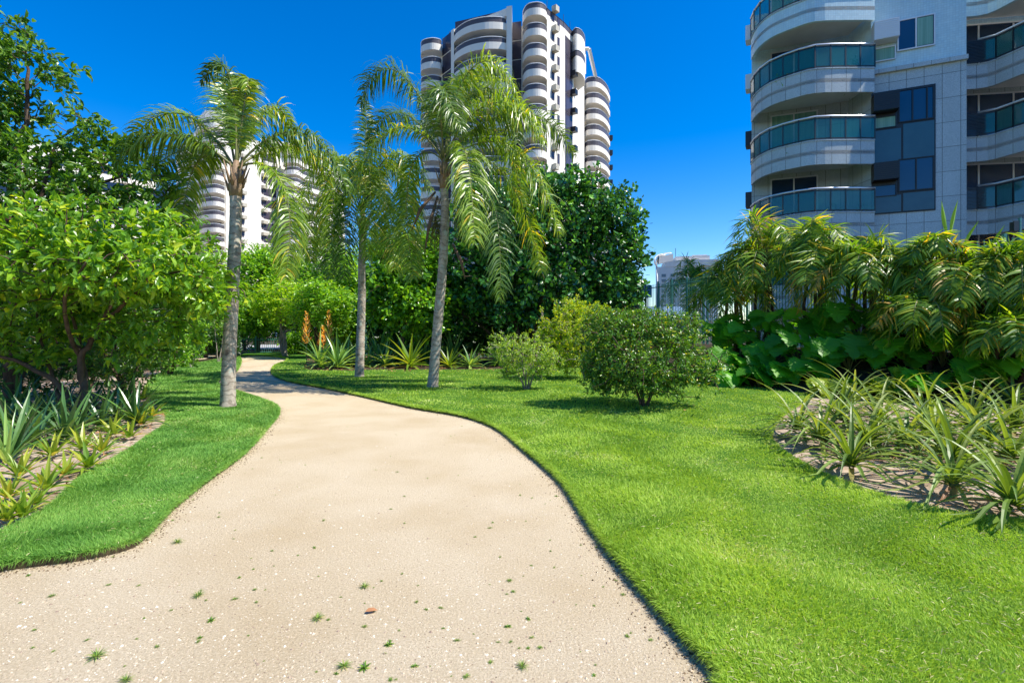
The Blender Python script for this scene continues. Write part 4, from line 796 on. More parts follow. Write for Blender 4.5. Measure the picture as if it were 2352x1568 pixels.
for i,z in enumerate([3.63,6.76,9.9,13.03,16.16]):
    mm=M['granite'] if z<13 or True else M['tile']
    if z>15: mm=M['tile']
    for nm,line,close,back in (('balcony',balA,[(15.93,24.1),(15.8,22.3)],None),('balcony',balW,[(19.3,23.1)],None)):
        m=MB(); ln=[tuple(p) for p in line]
        if line is balA: slab=ln+[(12.1,25.7),(15.9,24.22)]
        else: slab=ln+[(24,22.5),(19.25,23.2)]
        m.prism(slab,z-.62,z-.45); 
        ll=ln if line is balA else ln
        P=np.array(ll); T=np.gradient(P,axis=0); T/=np.linalg.norm(T,axis=1,keepdims=True); O=P+np.stack([T[:,1],-T[:,0]],1)*.14*(1 if line is balA else -1)
        Q=P-(O-P)*0; 
        m2=MB(); m2.prism([tuple(a) for a in P]+[tuple(a) for a in O[::-1]],z-1.05,z-.03) ; bo=m2.build('balcony',mm,B)
        s_=m.build('soffit',M['soffit'],None); s_.parent=bo
        m3=MB(); O1=P-(O-P)*.25; m3.prism([tuple(a) for a in O1]+[tuple(a) for a in (P+(O-P)*1.1)[::-1]],z-.03,z+.02); t_=m3.build('coping',M['granite'],None); t_.parent=bo
    balustrade(B,balA,z+.02,1.02,M['greenglass'],M['black'],M['chrome'])
    balustrade(B,balW[2:],z+.02,1.02,M['greenglass'],M['black'],M['chrome'])
    # louvre next to wing balcony
    m=MB()
    for k in range(16): m.box((19.28,22.05,z+.03+k*.06),(.95,-.24,0),(.01,.05,.0),(0,0,.035))
    m.build('louvre_screen',M['black'],B)
    # doors
    zf=z-.42
    win(B,wlB,.85,2.9,zf,zf+2.75,M['paneglass'] if i%2 else M['curtain'],M['whitemetal'],.06,(.5,),name='balcony_door')
    win(B,wlW,.4,4.6,zf,zf+2.75,M['paneglass'],M['whitemetal'],.06,(.33,.66),name='balcony_door')
# curtain-wall window strip
m=MB(); wbox(m,wlM,.02,2.29,6.72,12.1,.0,.04); m.build('window_frame',M['black'],B)
for (s0,s1,z0,z1,g) in [(.04,.98,9.05,10.78,'blueglass'),(.04,1.08,8.99,10.4,'blueglass'),(1.16,2.24,8.99,10.55,'blueglass'),(.04,1.08,6.78,7.5,'blueglass'),(1.16,2.24,6.78,7.55,'blueglass')][1:]:
    m=MB(); wbox(m,wlM,s0,s1,z0,z1,.03,.055); m.build('spandrel_panel',M[g],B)
for z in (10.62,7.62):
    win(B,wlM,.98,2.24,z,z+1.42,M['paneglass'],M['black'],.05,(.4,.8) if z>9 else (.5,),.06)
    win(B,wlM,.04,.92,z-.15,z+.38,M['curtain'] if z>9 else M['paneglass'],M['black'],.04,(),.06)
    acunit(B,wlM,.0,.92,z+.5,z+1.25,.55,M['black'])
win(B,wlM,.95,2.28,13.75,15.1,M['paneglass'],M['whitemetal'],.05,(.5,),.03)
m=MB(); wbox(m,wlM,1.66,2.2,13.83,15.02,.025,.04); m.build('roller_blind',M['curtain'],B)
win(B,wlM,.06,.9,13.45,14.05,M['curtain'],M['whitemetal'],.04,(),.03)
acunit(B,wlM,.02,.92,14.2,15.0,.55,M['whitemetal'])
wlS=onwall((12.05,25.75),(17.6,36)); wlS=(wlS[0],wlS[1],np.array([-.88,.474]))
for z in (7.9,11.0,13.9,16.4): acunit(B,wlS,.3,.9,z,z+.75,.3,M['whitemetal'] if z>12 else M['black'])
# balcony contents
def ficusbush(label,x,y,z,h,lm,seed):
    R.seed(seed); o=empty('potted_plant',(x,y,z),label,'potted plant','plants kept on the balconies'); m=MB(); m.tube([(x,y,z),(x,y,z+.22)],[.1,.14],10); m.build('pot',M['dead_pot'],o)
    n=220; P=np.array([x,y,z+.22+h*.5])+R.normal(size=(n,3))*np.array([.17,.12,h*.28]); V,q,t=leaves(P,rdir(n),rdir(n)+np.array([0,0,.5]),.14,.05,T_DIAM); mk('foliage',V,[q,t],lm,o)
M['dead_pot']=mat('terracotta_pot',(.3,.12,.06),.8)
for x,y,z,h,lab in [(12.5,23.4,12.25,.8,'palm-like potted plant on the second balcony from the top, left end'),(15.2,22.7,12.25,1.2,'tall climbing potted plant on the second balcony from the top, right end'),(12.9,23.2,9.1,.8,'potted bush on the middle near balcony, left end'),(14.0,22.8,9.1,.5,'small potted plant in the middle of the middle near balcony'),(14.3,22.8,5.98,.9,'potted bush on the lowest near balcony'),(15.4,22.7,5.98,.9,'leafy potted plant with red flowers at the right end of the lowest near balcony'),(13.0,23.1,12.25,.6,'small potted plant beside the palm-like one on the balcony')]:
    ficusbush(lab,x,y,z,h,L_['shrub'],int(x*10+z))
o=empty('air_conditioner',(12.9,25,5.98),'white outdoor air conditioner unit standing on the lowest near balcony','air conditioner')
m=MB(); m.abox(12.75,13.5,24.75,25.0,6.0,7.3); m.build('casing',M['white'],o); m=MB()
for zc in (6.35,6.95):
    m.tube([(13.0,24.75,zc),(13.0,24.73,zc)],.2,20)
m.build('fan_grille',M['black'],o); m=MB(); m.tube([(13.36,24.75,7.15),(13.36,24.735,7.15)],.07,16); m.build('badge',M['blue'],o)
# ------------------------------------------------------------ distant towers
def strip_balc(parent,line,zs,fh,rh,mwall,mglass,back,trim=True,name='balcony'):
    poly=[tuple(p) for p in line]+[tuple(p) for p in back]
    m=MB(); m.prism(poly,0,fh); b=m.build(name,mwall,parent); m=MB(); P=np.array(line); C=P.mean(0); In=P+(C-P)*.04
    m=MB(); m.prism([tuple(p) for p in In]+[tuple(p) for p in (P+(C-P)*.09)[::-1]],fh,fh+rh); g=m.build('balustrade',mglass,None); g.parent=b
    m=MB(); m.tube([(p[0],p[1],fh+rh) for p in In],.07,6); r=m.build('handrail',M['whitemetal'],None); r.parent=b
    m=MB(); Q=np.array(line)
    loc0=b.location.copy(); b.location=loc0+Vector((0,0,zs[0]))
    for z in zs[1:]:
        c=b.copy(); COL.objects.link(c); c.location=loc0+Vector((0,0,z))
        for ch in (g,r): d=ch.copy(); COL.objects.link(d); d.parent=c
    return b
def repeat(o,zs):
    l0=o.location.copy(); o.location=l0+Vector((0,0,zs[0]))
    for z in zs[1:]:
        c=o.copy(); COL.objects.link(c); c.location=l0+Vector((0,0,z))
        for ch in o.children: d=ch.copy(); COL.objects.link(d); d.parent=c
def X(px,Y): return (px-512)/F*Y
T=empty('apartment_tower',(0,85,0),'tall white apartment tower with stacked curved balconies behind the right-hand palm','building')
FL=3.0; top=49.1
c0=(X(547,77),77.); c1=(X(564.5,80.6),80.6); c2=(X(573,83.2),83.2); c2b=(X(575,88),88.); c3=(X(584,92),92.)
body=[(X(442,85),85.),(X(452,82.6),82.6),(X(511,79),79.),(X(511.5,80.4),80.4),(X(522,80.0),80.0),(X(524,79.2),79.2),(X(546,78.6),78.6),c0,c1,c2,c2b,c3,(X(583.5,104),104.),(X(575,118),118.),(-10,112),(X(421,87),90.)]
m=MB(); m.prism(body,0,top); m.build('wall',M['plaster'],T)
zs=[top-.9-FL*k for k in range(15)]
# corner bow balconies
line=crom([(X(522.5,79.3),79.3),(X(523,77.6),77.6),(X(528,76.0),76.0),(X(538,75.6),75.6),(X(545,76.2),76.2),(X(547.2,77.2),77.2)],4)
strip_balc(T,line,zs,1.05,.8,M['plaster'],M['smokeglass'],[(X(546,78.8),78.8)])
line=crom([(X(452,82.4),82.4),(X(456,80.2),80.2),(X(468,78.2),78.2),(X(485,77.2),77.2),(X(500,77.2),77.2),(X(507,77.6),77.6)],4)
strip_balc(T,line,[z-1.2 for z in zs],1.05,.8,M['plaster'],M['smokeglass'],[(X(507,79.4),79.4)])
line=crom([(X(421,86),86.),(X(421,84.4),84.4),(X(424,83.6),83.6),(X(432,83.1),83.1),(X(440,83.5),83.5),(X(442,84.3),84.3)],4)
strip_balc(T,line,[z-1 for z in zs],1.05,.8,M['plaster'],M['smokeglass'],[(X(442,85.5),85.5)])
# pilaster and sloping parapet frame over the middle bow
m=MB(); m.prism([(X(506.5,77.2),77.2),(X(512,77.0),77.0),(X(512.2,80.2),80.2),(X(507,80.2),80.2)],0,top+1.3); 
m.prism([(X(451,81.6),81.6),(X(454,80.9),80.9),(X(455,82.6),82.6),(X(452,83.2),83.2)],0,top+.2)
a=np.array([X(451,81.6),81.6,top-.9]); b=np.array([X(508,77.4),77.4,top+.1]); m.box(a,b-a,(.3,1.0,0),(0,0,1.15)); m.build('parapet_frame',M['plaster'],T)
m=MB(); m.prism([(X(459,84),84.),(X(505,81),81.),(X(515,86),86.),(X(470,90),90.)],top,top+.8); m.build('penthouse',M['plaster'],T)
m=MB(); m.prism([(X(524,82),82.),(X(546,82),82.),(X(565,86),86.),(X(540,92),92.)],top,top+.9); m.build('penthouse',M['plaster2'],T)
# windows behind the bows
def glassrow(parent,a,b,s0,s1,z0,z1,zs_,gm,name='window',fr=None):
    wl=onwall(a,b); m=MB(); wbox(m,wl,s0,s1,z0,z1,.0,.06); f=m.build(name,gm,parent)
    repeat(f,zs_)
la=lambda a,b: math.hypot(b[0]-a[0],b[1]-a[1])
A_,B_=body[1],body[2]; glassrow(T,A_,B_,.6,la(A_,B_)-.8,.95,2.95,zs,M['violetglass'])
A_,B_=body[5],body[6]; glassrow(T,A_,B_,.2,la(A_,B_)-.7,.95,2.95,zs,M['violetglass'])
A_,B_=body[3],body[4]; glassrow(T,A_,B_,.1,la(A_,B_)-.1,-1.2,1.65,zs,M['violetglass'])
A_,B_=body[0],body[1]; glassrow(T,A_,B_,.2,la(A_,B_)-.1,-1.2,1.6,zs,M['violetglass'])
wlT=onwall(c0,c1); 
m=MB(); wbox(m,wlT,1.15,1.9,.55,1.75,.0,.05); f=m.build('window',M['violetglass'],T); repeat(f,[z+.0 for z in zs])
m=MB(); wbox(m,wlT,2.7,3.3,-.1,1.7,.0,.05); f=m.build('window',M['violetglass'],T); repeat(f,[z+.0 for z in zs])
m=MB(); wbox(m,wlT,1.2,2.1,1.85,2.7,.0,.8); f=m.build('air_conditioner_box',M['acbox'],T); repeat(f,zs)
wlT2=onwall(c1,c2); m=MB(); wbox(m,wlT2,.2,la(c1,c2)-.25,-10,36.2,.0,.05); m.build('glazed_strip',M['violetglass'],T) if False else None
m=MB(); wbox(m,wlT2,.2,la(c1,c2)-.25,.0,2.92,.0,.05); f=m.build('glazed_strip',M['violetglass'],T); repeat(f,[z-3 for z in zs])
m=MB(); wbox(m,wlT2,la(c1,c2)-1.0,la(c1,c2)-.05,.3,1.1,.05,.9); f=m.build('air_conditioner_box',M['black'],T); repeat(f,[z-3 for z in zs[::1]])
# top right bulge and right wing
line=crom([(X(572,83),83.),(X(575.5,82),82.),(X(581,82.6),82.6),(X(584.5,84.3),84.3),(X(585,86.5),86.5)],4)
strip_balc(T,line,[top-2.6,top-6.1],2.6,.95,M['plaster'],M['smokeglass'],[(X(578,88.5),88.5),(X(574,86),86.)],name='bulge_balcony')
line=crom([(X(584,98.5),98.5),(X(588,97),97.),(X(598,97),97.),(X(606,99.5),99.5),(X(610,103),103.)],4)
strip_balc(T,line,[z-.6 for z in zs],1.0,.95,M['plaster'],M['smokeglass'],[(X(606,106),106.),(X(586,104),104.)])
m=MB(); m.prism([(X(583.5,92),92.),(X(584.5,99),99.),(X(586,100),100.),(X(605,101.5),101.5),(X(608.5,105),105.),(X(607,112),112.),(14,110)],0,top-.5); m.build('wing_wall',M['plaster2'],T)
glassrow(T,(X(586,100),100.),(X(605,101.5),101.5),.2,3.4,.95,2.95,[z-.6 for z in zs],M['violetglass'])
wlE=onwall((X(606.5,103),103.),(X(609,106),106.)); m=MB(); m.abox(X(608,104),X(608,104)+.9,103.6,104.6,0,.9); f=m.build('air_conditioner_box',M['black'],T); repeat(f,[z-2 for z in zs[2:]])
m=MB(); a=np.array([X(584,94),94.,top+2.2]); 
for (p,q_) in [((X(584,93),93.,top-1),(X(584,93),93.,top+3.6)),((X(589,93),93.,top+3.6),(X(597,98),98.,top-.2)),((X(584,93),93.,top+3.6),(X(589,93),93.,top+3.6))]:
    m.tube([p,q_],.35,4)
m.build('roof_beam',M['plaster'],T)
# roof railing: thin glass line and poles
def roofrail(parent,line,z,h,pole=True,sp=2.2):
    m=MB()
    P=np.array(line); m.prism([tuple(p) for p in P]+[tuple(p) for p in offset(P,.08)[::-1]],z,z+h); g=m.build('roof_balustrade',M['smokeglass'],parent)
    m=MB(); m.tube([(p[0],p[1],z+h) for p in P],.05,5)
    seg=np.linalg.norm(np.diff(P,axis=0),axis=1); c=np.concatenate([[0],np.cumsum(seg)])
    for s in np.arange(0,c[-1],sp): x=np.interp(s,c,P[:,0]); y=np.interp(s,c,P[:,1]); m.tube([(x,y,z),(x,y,z+(h*2.3 if pole else h))],.035,4)
    r=m.build('rail_posts',M['black'],None); r.parent=g
roofrail(T,[(X(547,77),77.),c1,c2],top,.9); roofrail(T,[(X(442.5,85),85.),(X(451,82.9),82.9)],top-1.2,1.0)
T2=empty('apartment_tower',(-66,135,0),'large white apartment block with rounded corner balconies behind the leftmost palm','building')
top=49.6; c0=(X(226,121),121.); c1=(X(262,131),131.); c2=(X(278,135),135.); c3=(X(310,146),146.); c4=(X(345,158),158.)
body=[(X(196,123),123.),(X(204,121.5),121.5),(X(224,121),121.),c0,c1,c2,(X(282,136.5),136.5),c3,c4,(-63,185),(-95,170),(X(180,135),135.)]
m=MB(); m.prism(body,0,top); m.build('wall',M['plaster'],T2)
zs=[top-1.5-FL*k for k in range(15)]
line=crom([(X(196,122.5),122.5),(X(198,119.5),119.5),(X(208,117.3),117.3),(X(218,117.3),117.3),(X(225,119.5),119.5)],4)
strip_balc(T2,line,zs,1.05,.9,M['plaster'],M['smokeglass'],[(X(224,121.5),121.5)])
line=crom([(X(176,133),133.),(X(178,128),128.),(X(186,124),124.),(X(194,122.5),122.5),(X(199,122),122.)],4)
strip_balc(T2,line,[z-3.6 for z in zs[:14]],1.05,.9,M['plaster'],M['blueglass'],[(X(200,126),126.),(X(184,134),134.)])
line=crom([(X(283,135.5),135.5),(X(286,132.5),132.5),(X(297,132.5),132.5),(X(306,137),137.),(X(322,142),142.),(X(338,150),150.),(X(345,156),156.)],4)
strip_balc(T2,line,[z-3.2 for z in zs[:14]],1.15,.9,M['plaster'],M['smokeglass'],[(X(344,159),159.)])
m=MB(); m.prism([(X(198,122),122.),(X(205,118),118.),(X(222,118),118.),(X(238,122),122.),(X(232,135),135.),(X(200,133),133.)],top,top+2.6); m.build('penthouse',M['plaster2'],T2)
m=MB(); m.prism([(X(262,133),133.),(X(290,136),136.),(X(300,146),146.),(X(280,150),150.)],top,top+1.8); m.build('penthouse',M['plaster2'],T2)
glassrow(T2,body[1],body[2],.2,4.4,1.05,2.95,zs,M['violetglass'])
w=onwall(c0,c1); Lw=la(c0,c1)
for s,wd_,off in [(4.2,.9,.4),(10.5,1.0,.4)]:
    m=MB(); wbox(m,w,s,s+wd_,.4,1.7,.0,.06); f=m.build('window',M['violetglass'],T2); repeat(f,zs)
    m=MB(); wbox(m,w,s-.1,s+wd_+.3,1.8,2.6,.0,.8); f=m.build('air_conditioner_box',M['acbox'],T2); repeat(f,zs)
w=onwall(c1,c2); m=MB(); wbox(m,w,.4,la(c1,c2)-.6,.2,2.2,.0,.06); f=m.build('window',M['violetglass'],T2); repeat(f,zs)
m=MB(); wbox(m,w,la(c1,c2)-1.6,la(c1,c2)-.5,2.2,3.0,.0,.8); f=m.build('air_conditioner_box',M['acbox'],T2); repeat(f,zs)
w=onwall(c2,c3); m=MB(); wbox(m,w,9.0,12.5,.2,1.9,.0,.06); f=m.build('window',M['violetglass'],T2); repeat(f,zs)
m=MB(); wbox(m,onwall(body[6],c4),2.,26,1.15,2.9,.0,.06); f=m.build('window',M['darkglass'],T2); repeat(f,[z-3.2 for z in zs[:14]])
T3=empty('apartment_tower',(-75,120,0),'white apartment block with teal glass seen through leaves left of the leftmost palm','building')
top=36.3; A0=(X(60,100),100.); A1=(X(152,118),118.); A2=(X(174,124),124.)
m=MB(); m.prism([(X(-60,88),88.),A0,A1,A2,(-90,160),(-150,130)],0,top); m.build('wall',M['plaster'],T3)
zs=[top-2.8-FL*k for k in range(11)]
for q0,q1,dep in ((A0,A1,1.6),):
    L=la(q0,q1); w=onwall(q0,q1)
    for s in (1.0,10.5,19.5):
        if s+6>L: continue
        pa=w[0]+w[1]*s; pb=w[0]+w[1]*(s+6.5); mid_=(pa+pb)/2+w[2]*2.0; line=crom([pa,pa*.8+pb*.2+w[2]*1.6,mid_,pa*.2+pb*.8+w[2]*1.6,pb],4)
        strip_balc(T3,line,zs,1.1,.9,M['plaster'],M['blueglass'],[tuple(pb-w[2]*.1),tuple(pa-w[2]*.1)])
        m=MB(); wbox(m,w,s+.4,s+6.1,1.1,2.9,.0,.06); f=m.build('window',M['blueglass'],T3); repeat(f,zs)
w=onwall(A1,A2); m=MB(); wbox(m,w,1.0,la(A1,A2)-2.2,.2,2.7,.0,.06); f=m.build('window',M['blueglass'],T3); repeat(f,zs)
T5=empty('apartment_tower',(-95,95,0),'tall white block glimpsed through the foliage at the far left','building')
m=MB(); m.prism([(X(-40,80),80.),(X(108,93),93.),(X(100,120),120.),(-140,110)],0,33.4); m.build('wall',M['plaster'],T5)
w=onwall((X(-40,80),80.),(X(108,93),93.)); zs=[30.-FL*k for k in range(10)]
for s in (3.,10.,17.,23.5):
    m=MB(); wbox(m,w,s,s+3.6,.0,1.6,.0,.06); f=m.build('window',M['darkglass'],T5); repeat(f,zs)
# distant tower at the right of centre
T4=empty('apartment_tower',(55,300,0),'distant beige stepped-top apartment tower above the green fence','building')
Yt=300.; zz=lambda y:CH-(y*K-HY)/F*Yt
xa,xb=X(1503*K,Yt),X(1640*K,Yt)
m=MB(); m.prism([(xa+2,Yt),(xb,Yt-6),(xb+6,Yt+20),(xa+8,Yt+24)],0,zz(612)); m.build('wall',M['plaster2'],T4)
m=MB(); m.prism([(xa+6,Yt-1),(xb,Yt-7),(xb+5,Yt+18),(xa+10,Yt+20)],zz(612),zz(598)); m.prism([(xa+13,Yt+1),(xb-4,Yt-4),(xb,Yt+16),(xa+15,Yt+18)],zz(598),zz(588)); m.prism([(xb-12,Yt+2),(xb-4,Yt),(xb-2,Yt+8),(xb-10,Yt+10)],zz(588),zz(584)); m.build('stepped_roof',M['plaster2'],T4)
w=onwall((xa+2,Yt),(xb,Yt-6)); n4=[zz(612)-6-3.0*k for k in range(12)]
for s in (2.2,7.2,12.5,17.5,23,28.):
    m=MB(); wbox(m,w,s,s+2.4,0,1.7,.0,.15); f=m.build('window',M['paneglass'],T4); repeat(f,n4)
m=MB(); wbox(m,w,12,20.,0,1.0,.15,1.3); f=m.build('balcony',M['plaster'],T4); repeat(f,[z-1.3 for z in n4])
m=MB(); m.tube([(xa+14,Yt+5,zz(590)),(xa+14,Yt+5,zz(566))],.15,5); m.build('antenna',M['black'],T4)
# low blue-grey roofed pavilion beyond the fence
o=empty('pavilion',(12,45,0),'low building with blue-grey sheet roof beyond the green fence','building')
xa,xb=X(1440*K,42),X(1580*K,42)
m=MB(); m.abox(xa,xb,42,48,0,2.6); m.build('wall',M['plaster2'],o); m=MB(); m.add([(xa-.4,41.5,2.5),(xb+.4,41.5,2.5),(xb+.4,45,3.7),(xa-.4,45,3.7),(xa-.4,48.5,2.5),(xb+.4,48.5,2.5)],[(0,1,2,3),(3,2,5,4)]); m.build('roof',mat('sheet_roof',(.16,.24,.34),.4,.5),o)
# lamp with swept white blades
Yl=40.; o=empty('street_lamp',(X(1509*K,Yl),Yl,0),'white street lamp with swept crescent-shaped head above the fence','lamp')
m=MB(); m.tube([(X(1509*K,Yl),Yl,0),tuple(W(1509,650,Yl)),tuple(W(1508,606,Yl))],[.10,.08,.07],10); m.build('pole',M['white'],o,smooth=True)
for ctrl,wd2,dy in [([(1508,612),(1500,590),(1518,580),(1540,579)],.55,0),([(1506,612),(1506,588),(1524,580),(1530,586)],.5,.3),([(1504,606),(1498,592),(1508,584),(1520,582)],.5,-.3)]:
    P=bez([W(x,y,Yl+dy) for x,y in ctrl],10); prof=np.interp(np.linspace(0,1,10),[0,.3,1],[1,1,.08])*wd2
    V=[]; 
    for p,wv in zip(P,prof):
        V+=[p+np.array([-.05,-wv/2,0]),p+np.array([.05,wv/2,0]),p+np.array([.12,wv/2,-.06]),p+np.array([.02,-wv/2,-.06])]
    q=[(4*i+a,4*i+(a+1)%4,4*i+4+(a+1)%4,4*i+4+a) for i in range(9) for a in range(4)]+[(0,1,2,3),(36,37,38,39)]
    mk('lamp_blade',np.array(V),[np.array(q)],M['white'],o,smooth=False)
m=MB(); a=W(1512,606,Yl); m.box(a+np.array([0,-.2,0]),(1.1,0,.25),(0,.4,0),(0,0,.55)); m.build('lamp_head',M['white'],o)
o=empty('road_sign',(X(1490*K,36),36,0),'small blue sign plate on a pole behind the left end of the green fence','sign')
m=MB(); a=W(1480,682,36); b=W(1497,655,36); m.abox(a[0],b[0],36,36.05,a[2],b[2]); m.build('sign_plate',M['blue'],o); m=MB(); m.tube([(X(1489*K,36),36.1,0),(X(1489*K,36),36.1,b[2])],.05,8); m.build('pole',M['chrome'],o)
o=empty('floodlight',(X(2340*K,13),13,0),'dark square floodlight on a post at the right edge','lamp')
m=MB(); m.tube([(X(2342*K,13),13,0),tuple(W(2342,500,13))],.03,8); m.build('pole',M['greenmetal'],o); a=W(2329,528,13); m=MB(); m.box(a,(.16,0,0),(0,.12,0),(0,0,.22)); m.box(a+np.array([-.015,-.02,-.015]),(.19,0,0),(0,.02,0),(0,0,.25)); m.build('lamp_head',M['black'],o)
# ------------------------------------------------------------ small things on the path
R.seed(77)
def tuft(n,L,w,el):
    V,q=rosette_mesh(n,L,w,el,1.2,1.2,0,(.7,1,.6,.05)); o=mk('weed',V,[q],L_['weed']); d=o.data; bpy.data.objects.remove(o); return d
tf=[tuft(34,.030,.0028,.2),tuft(18,.028,.009,.1),tuft(60,.034,.002,.4),tuft(40,.026,.0025,.5)]
big_=[((790,1530),'small dark weed patch near the bottom edge of the path',1.5,0),((837,1533),'bright green weed rosette at the bottom edge of the path',1.3,1),((730,1420),'straggling green weed in the middle of the path',1.6,0),((222,1508),'sprawling weed at the bottom left of the path',1.9,0),((893,1480),'small bright weed right of the path centre line',1.0,1),((1200,1530),'weed tuft at the bottom right of the path',1.2,2),((455,1368),'dry-looking grass tuft left of the path centre',1.4,2),((485,1424),'small bright green weed left of the path centre',1.0,1),((408,1245),'flat weed patch below the left lawn corner',1.8,0),((838,1347),'thin grass tuft in the upper middle of the path',1.5,0),((290,1562),'grass tuft at the bottom left picture edge',1.2,2)]
for (x,y),lab,s,k in big_:
    gx,gy=G(x,y); o=bpy.data.objects.new('weed',tf[k]); COL.objects.link(o); o.location=(gx,gy,.0); s*=.8; o.scale=(s*1.4,s*1.1,s*.8); o.rotation_euler=(0,0,R.uniform(0,6)); tag(o,lab,'weed','weeds sprouting on the path')
cnt=0
polyp=[tuple(p) for p in pr]+[tuple(p) for p in pl[::-1]]
while cnt<150:
    x=R.uniform(40,1500); y=R.uniform(960,1560)
    gx,gy=G(x,y)
    if not inpoly(np.array([[gx,gy]]),path_poly)[0] or inpoly(np.array([[gx,gy]]),lawnR)[0] or inpoly(np.array([[gx,gy]]),lawnL)[0]: continue
    o=bpy.data.objects.new('weed',tf[R.randint(4)]); COL.objects.link(o); s=R.uniform(.15,.55)*(1+gy*.03); o.location=(gx,gy,0); o.scale=(s*R.uniform(.8,2),s*R.uniform(.8,1.6),s*.7); o.rotation_euler=(0,0,R.uniform(0,6)); tag(o,'tiny grass sprout in the gravel of the path','weed','tiny sprouts on the path'); cnt+=1
# pebbles: uncountable
n=9000; px=R.uniform(-60,800,n*3); py=R.uniform(400,700,n*3); Y=F*CH/(py-HY); Xp=(px-512)/F*Y; pt=np.stack([Xp,Y],1); pt=pt[inpoly(pt,path_poly)&~inpoly(pt,lawnR)&~inpoly(pt,lawnL)][:n]; k=len(pt)
ico=np.array([(1,0,0),(-1,0,0),(0,1,0),(0,-1,0),(0,0,1),(0,0,-1)],float); tf_=np.array([(0,2,4),(2,1,4),(1,3,4),(3,0,4)])
s=R.uniform(.0015,.0055,k)*R.choice([1,1,1,1,1,1,1,2.2],k); V=pt[:,None,:].repeat(6,1); V=np.concatenate([V,np.zeros((k,6,1))],2)+ico[None]*s[:,None,None]*R.uniform(.5,1.3,(k,6,3))*np.array([1,1,.6])
M['pebble']=leafmat('loose_pebbles',[(0,(.25,.18,.13)),(.4,(.50,.40,.28)),(.8,(.64,.55,.41)),(1,(.78,.71,.6))],.8,.0,.2,(1,1,1),gain=(1,1,1))
tag(mk('gravel',V.reshape(-1,3),[(tf_[None]+(np.arange(k)*6)[:,None,None]).reshape(-1,3)],M['pebble']),'loose pale pebbles scattered over the path','gravel',kind='stuff')
# leaf litter in beds and on the lawn
def litter(poly,n,size,label,z=.045,mm=None):
    P=np.array(poly); lo=P.min(0); hi=P.max(0); pt=R.uniform(lo,hi,(n*6,2)); pt=pt[inpoly(pt,poly)][:n]; k=len(pt)
    A=np.concatenate([pt,np.full((k,1),z+.01)],1); D=rdir(k); D[:,2]*=.15; V,q,t=leaves(A,D,np.array([0,0,1.])+rdir(k)*.35,R.uniform(.5,1.2,k)*size,R.uniform(.5,1.2,k)*size*.5,T_OVAL)
    tag(mk('leaf_litter',V,[q,t],mm or M['dead']),label,'dead leaves',kind='stuff')
litter(rb,900,.06,'dry leaf litter scattered on the sandy right bed')
litter(lb,2600,.07,'dry leaf litter scattered under the left plants')
litter(mb_,1200,.14,'dry leaf litter in the middle bed',.06)
def bits(poly,n,label,lm,z,lo,hi,name):
    px=R.uniform(-60,1090,n*8); py=R.uniform(372,700,n*8); Y=F*CH/(py-HY); pt=np.stack([(px-512)/F*Y,Y],1); pt=pt[inpoly(pt,poly)][:n]; k=len(pt)
    A=np.concatenate([pt,np.full((k,1),z)],1); D=rdir(k); D[:,2]*=.3; V,q=strips(A,D,rdir(k),R.uniform(lo,hi,k),np.maximum(.004,pt[:,1]*.001),R.uniform(0,1,k),prof=[.6,1,.3])
    tag(mk(name,V,[q],lm),label,'clippings',kind='stuff')
L_['straw']=leafmat('dry_clippings',[(0,(.3,.26,.1)),(.6,(.5,.46,.2)),(1,(.65,.58,.35))],.7,.2,.2,gain=(1,1,1))
bits(lawnR,3500,'dry straw-coloured clippings lying in the right lawn',L_['straw'],.08,.012,.04,'clippings')
bits(lawnL,1600,'dry straw-coloured clippings lying in the left lawn',L_['straw'],.08,.012,.04,'clippings')
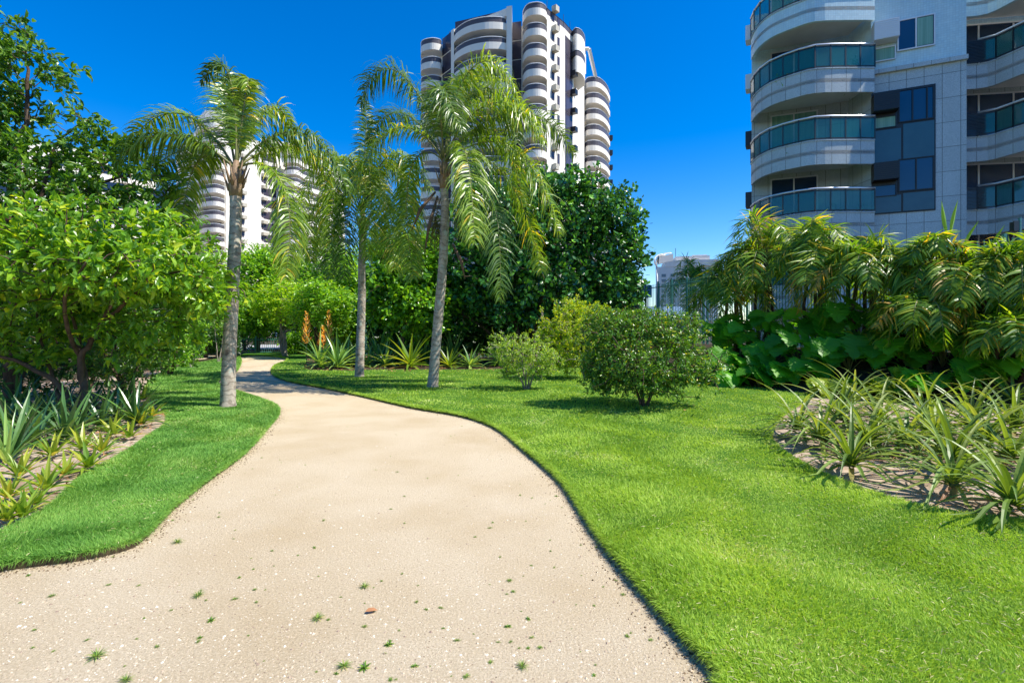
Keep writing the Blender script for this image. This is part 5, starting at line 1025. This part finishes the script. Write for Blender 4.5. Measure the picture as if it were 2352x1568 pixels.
def crumbs(line,label,n,side):
    P=np.asarray(line); seg=np.linalg.norm(np.diff(P,axis=0),axis=1); c=np.concatenate([[0],np.cumsum(seg)]); s=R.uniform(0,c[-1],n*3); x=np.interp(s,c,P[:,0]); y=np.interp(s,c,P[:,1]); kp=R.uniform(size=len(s))<np.clip(5/np.maximum(y,1.5),.1,1); s,x,y=s[kp],x[kp],y[kp]; k=len(s)
    i=np.clip(np.searchsorted(c,s)-1,0,len(seg)-1); T=(P[i+1]-P[i])/seg[i][:,None]; Nn=np.stack([-T[:,1],T[:,0]],1)*side; d=np.abs(R.normal(0,.07,k)); r=R.uniform(.002,.009,k)
    B=np.stack([x+Nn[:,0]*d,y+Nn[:,1]*d,np.full(k,.0)],1); V=B[:,None]+ico[None]*r[:,None,None]*R.uniform(.5,1.3,(k,6,3)); tag(mk('soil_crumbs',V.reshape(-1,3),[(tf_[None]+(np.arange(k)*6)[:,None,None]).reshape(-1,3)],L_['crumb']),label,'soil',kind='stuff')
L_['crumb']=leafmat('soil_crumb',[(0,(.07,.05,.03)),(.6,(.2,.14,.08)),(1,(.5,.4,.28))],.9,0,.1,(1,1,1),gain=(1,1,1))
bits(lb,2600,'brown leaf scraps under the plants of the left bed',M['dead'],.05,.02,.07,'leaf_litter')
bits(rb,2600,'brown leaf scraps under the spiky plants of the sandy right bed',M['dead'],.05,.02,.07,'leaf_litter')
crumbs(pr,'loose soil crumbs along the right edge of the path',5000,1)
crumbs(pl,'loose soil crumbs along the left edge of the path',4000,-1)
for i,(x,y,lab) in enumerate([(990,1036,''),(1855,898,'large orange fallen leaf at the lawn edge by the lobed plants'),(1838,885,'crumpled pale dead leaf at the lawn edge by the lobed plants'),(1570,952,'small yellow fallen leaf on the lawn beside the rounded bush'),(1590,940,'small orange fallen leaf on the lawn right of the rounded bush'),(838,1408,'brown fallen leaf on the path')]):
    if not lab: continue
    gx,gy=G(x,y); L=.32 if i in (1,2) else .07; V,q,t=leaves(np.array([[0,0,0.]]),np.array([[1.,.3,0.1]]),np.array([[0,-.3,1.]]),L,L*.5,T_OVAL); o=mk('fallen_leaf',V,[q,t],M['dead']); o.location=(gx,gy,.09 if i<5 else .012); tag(o,lab,'leaf')
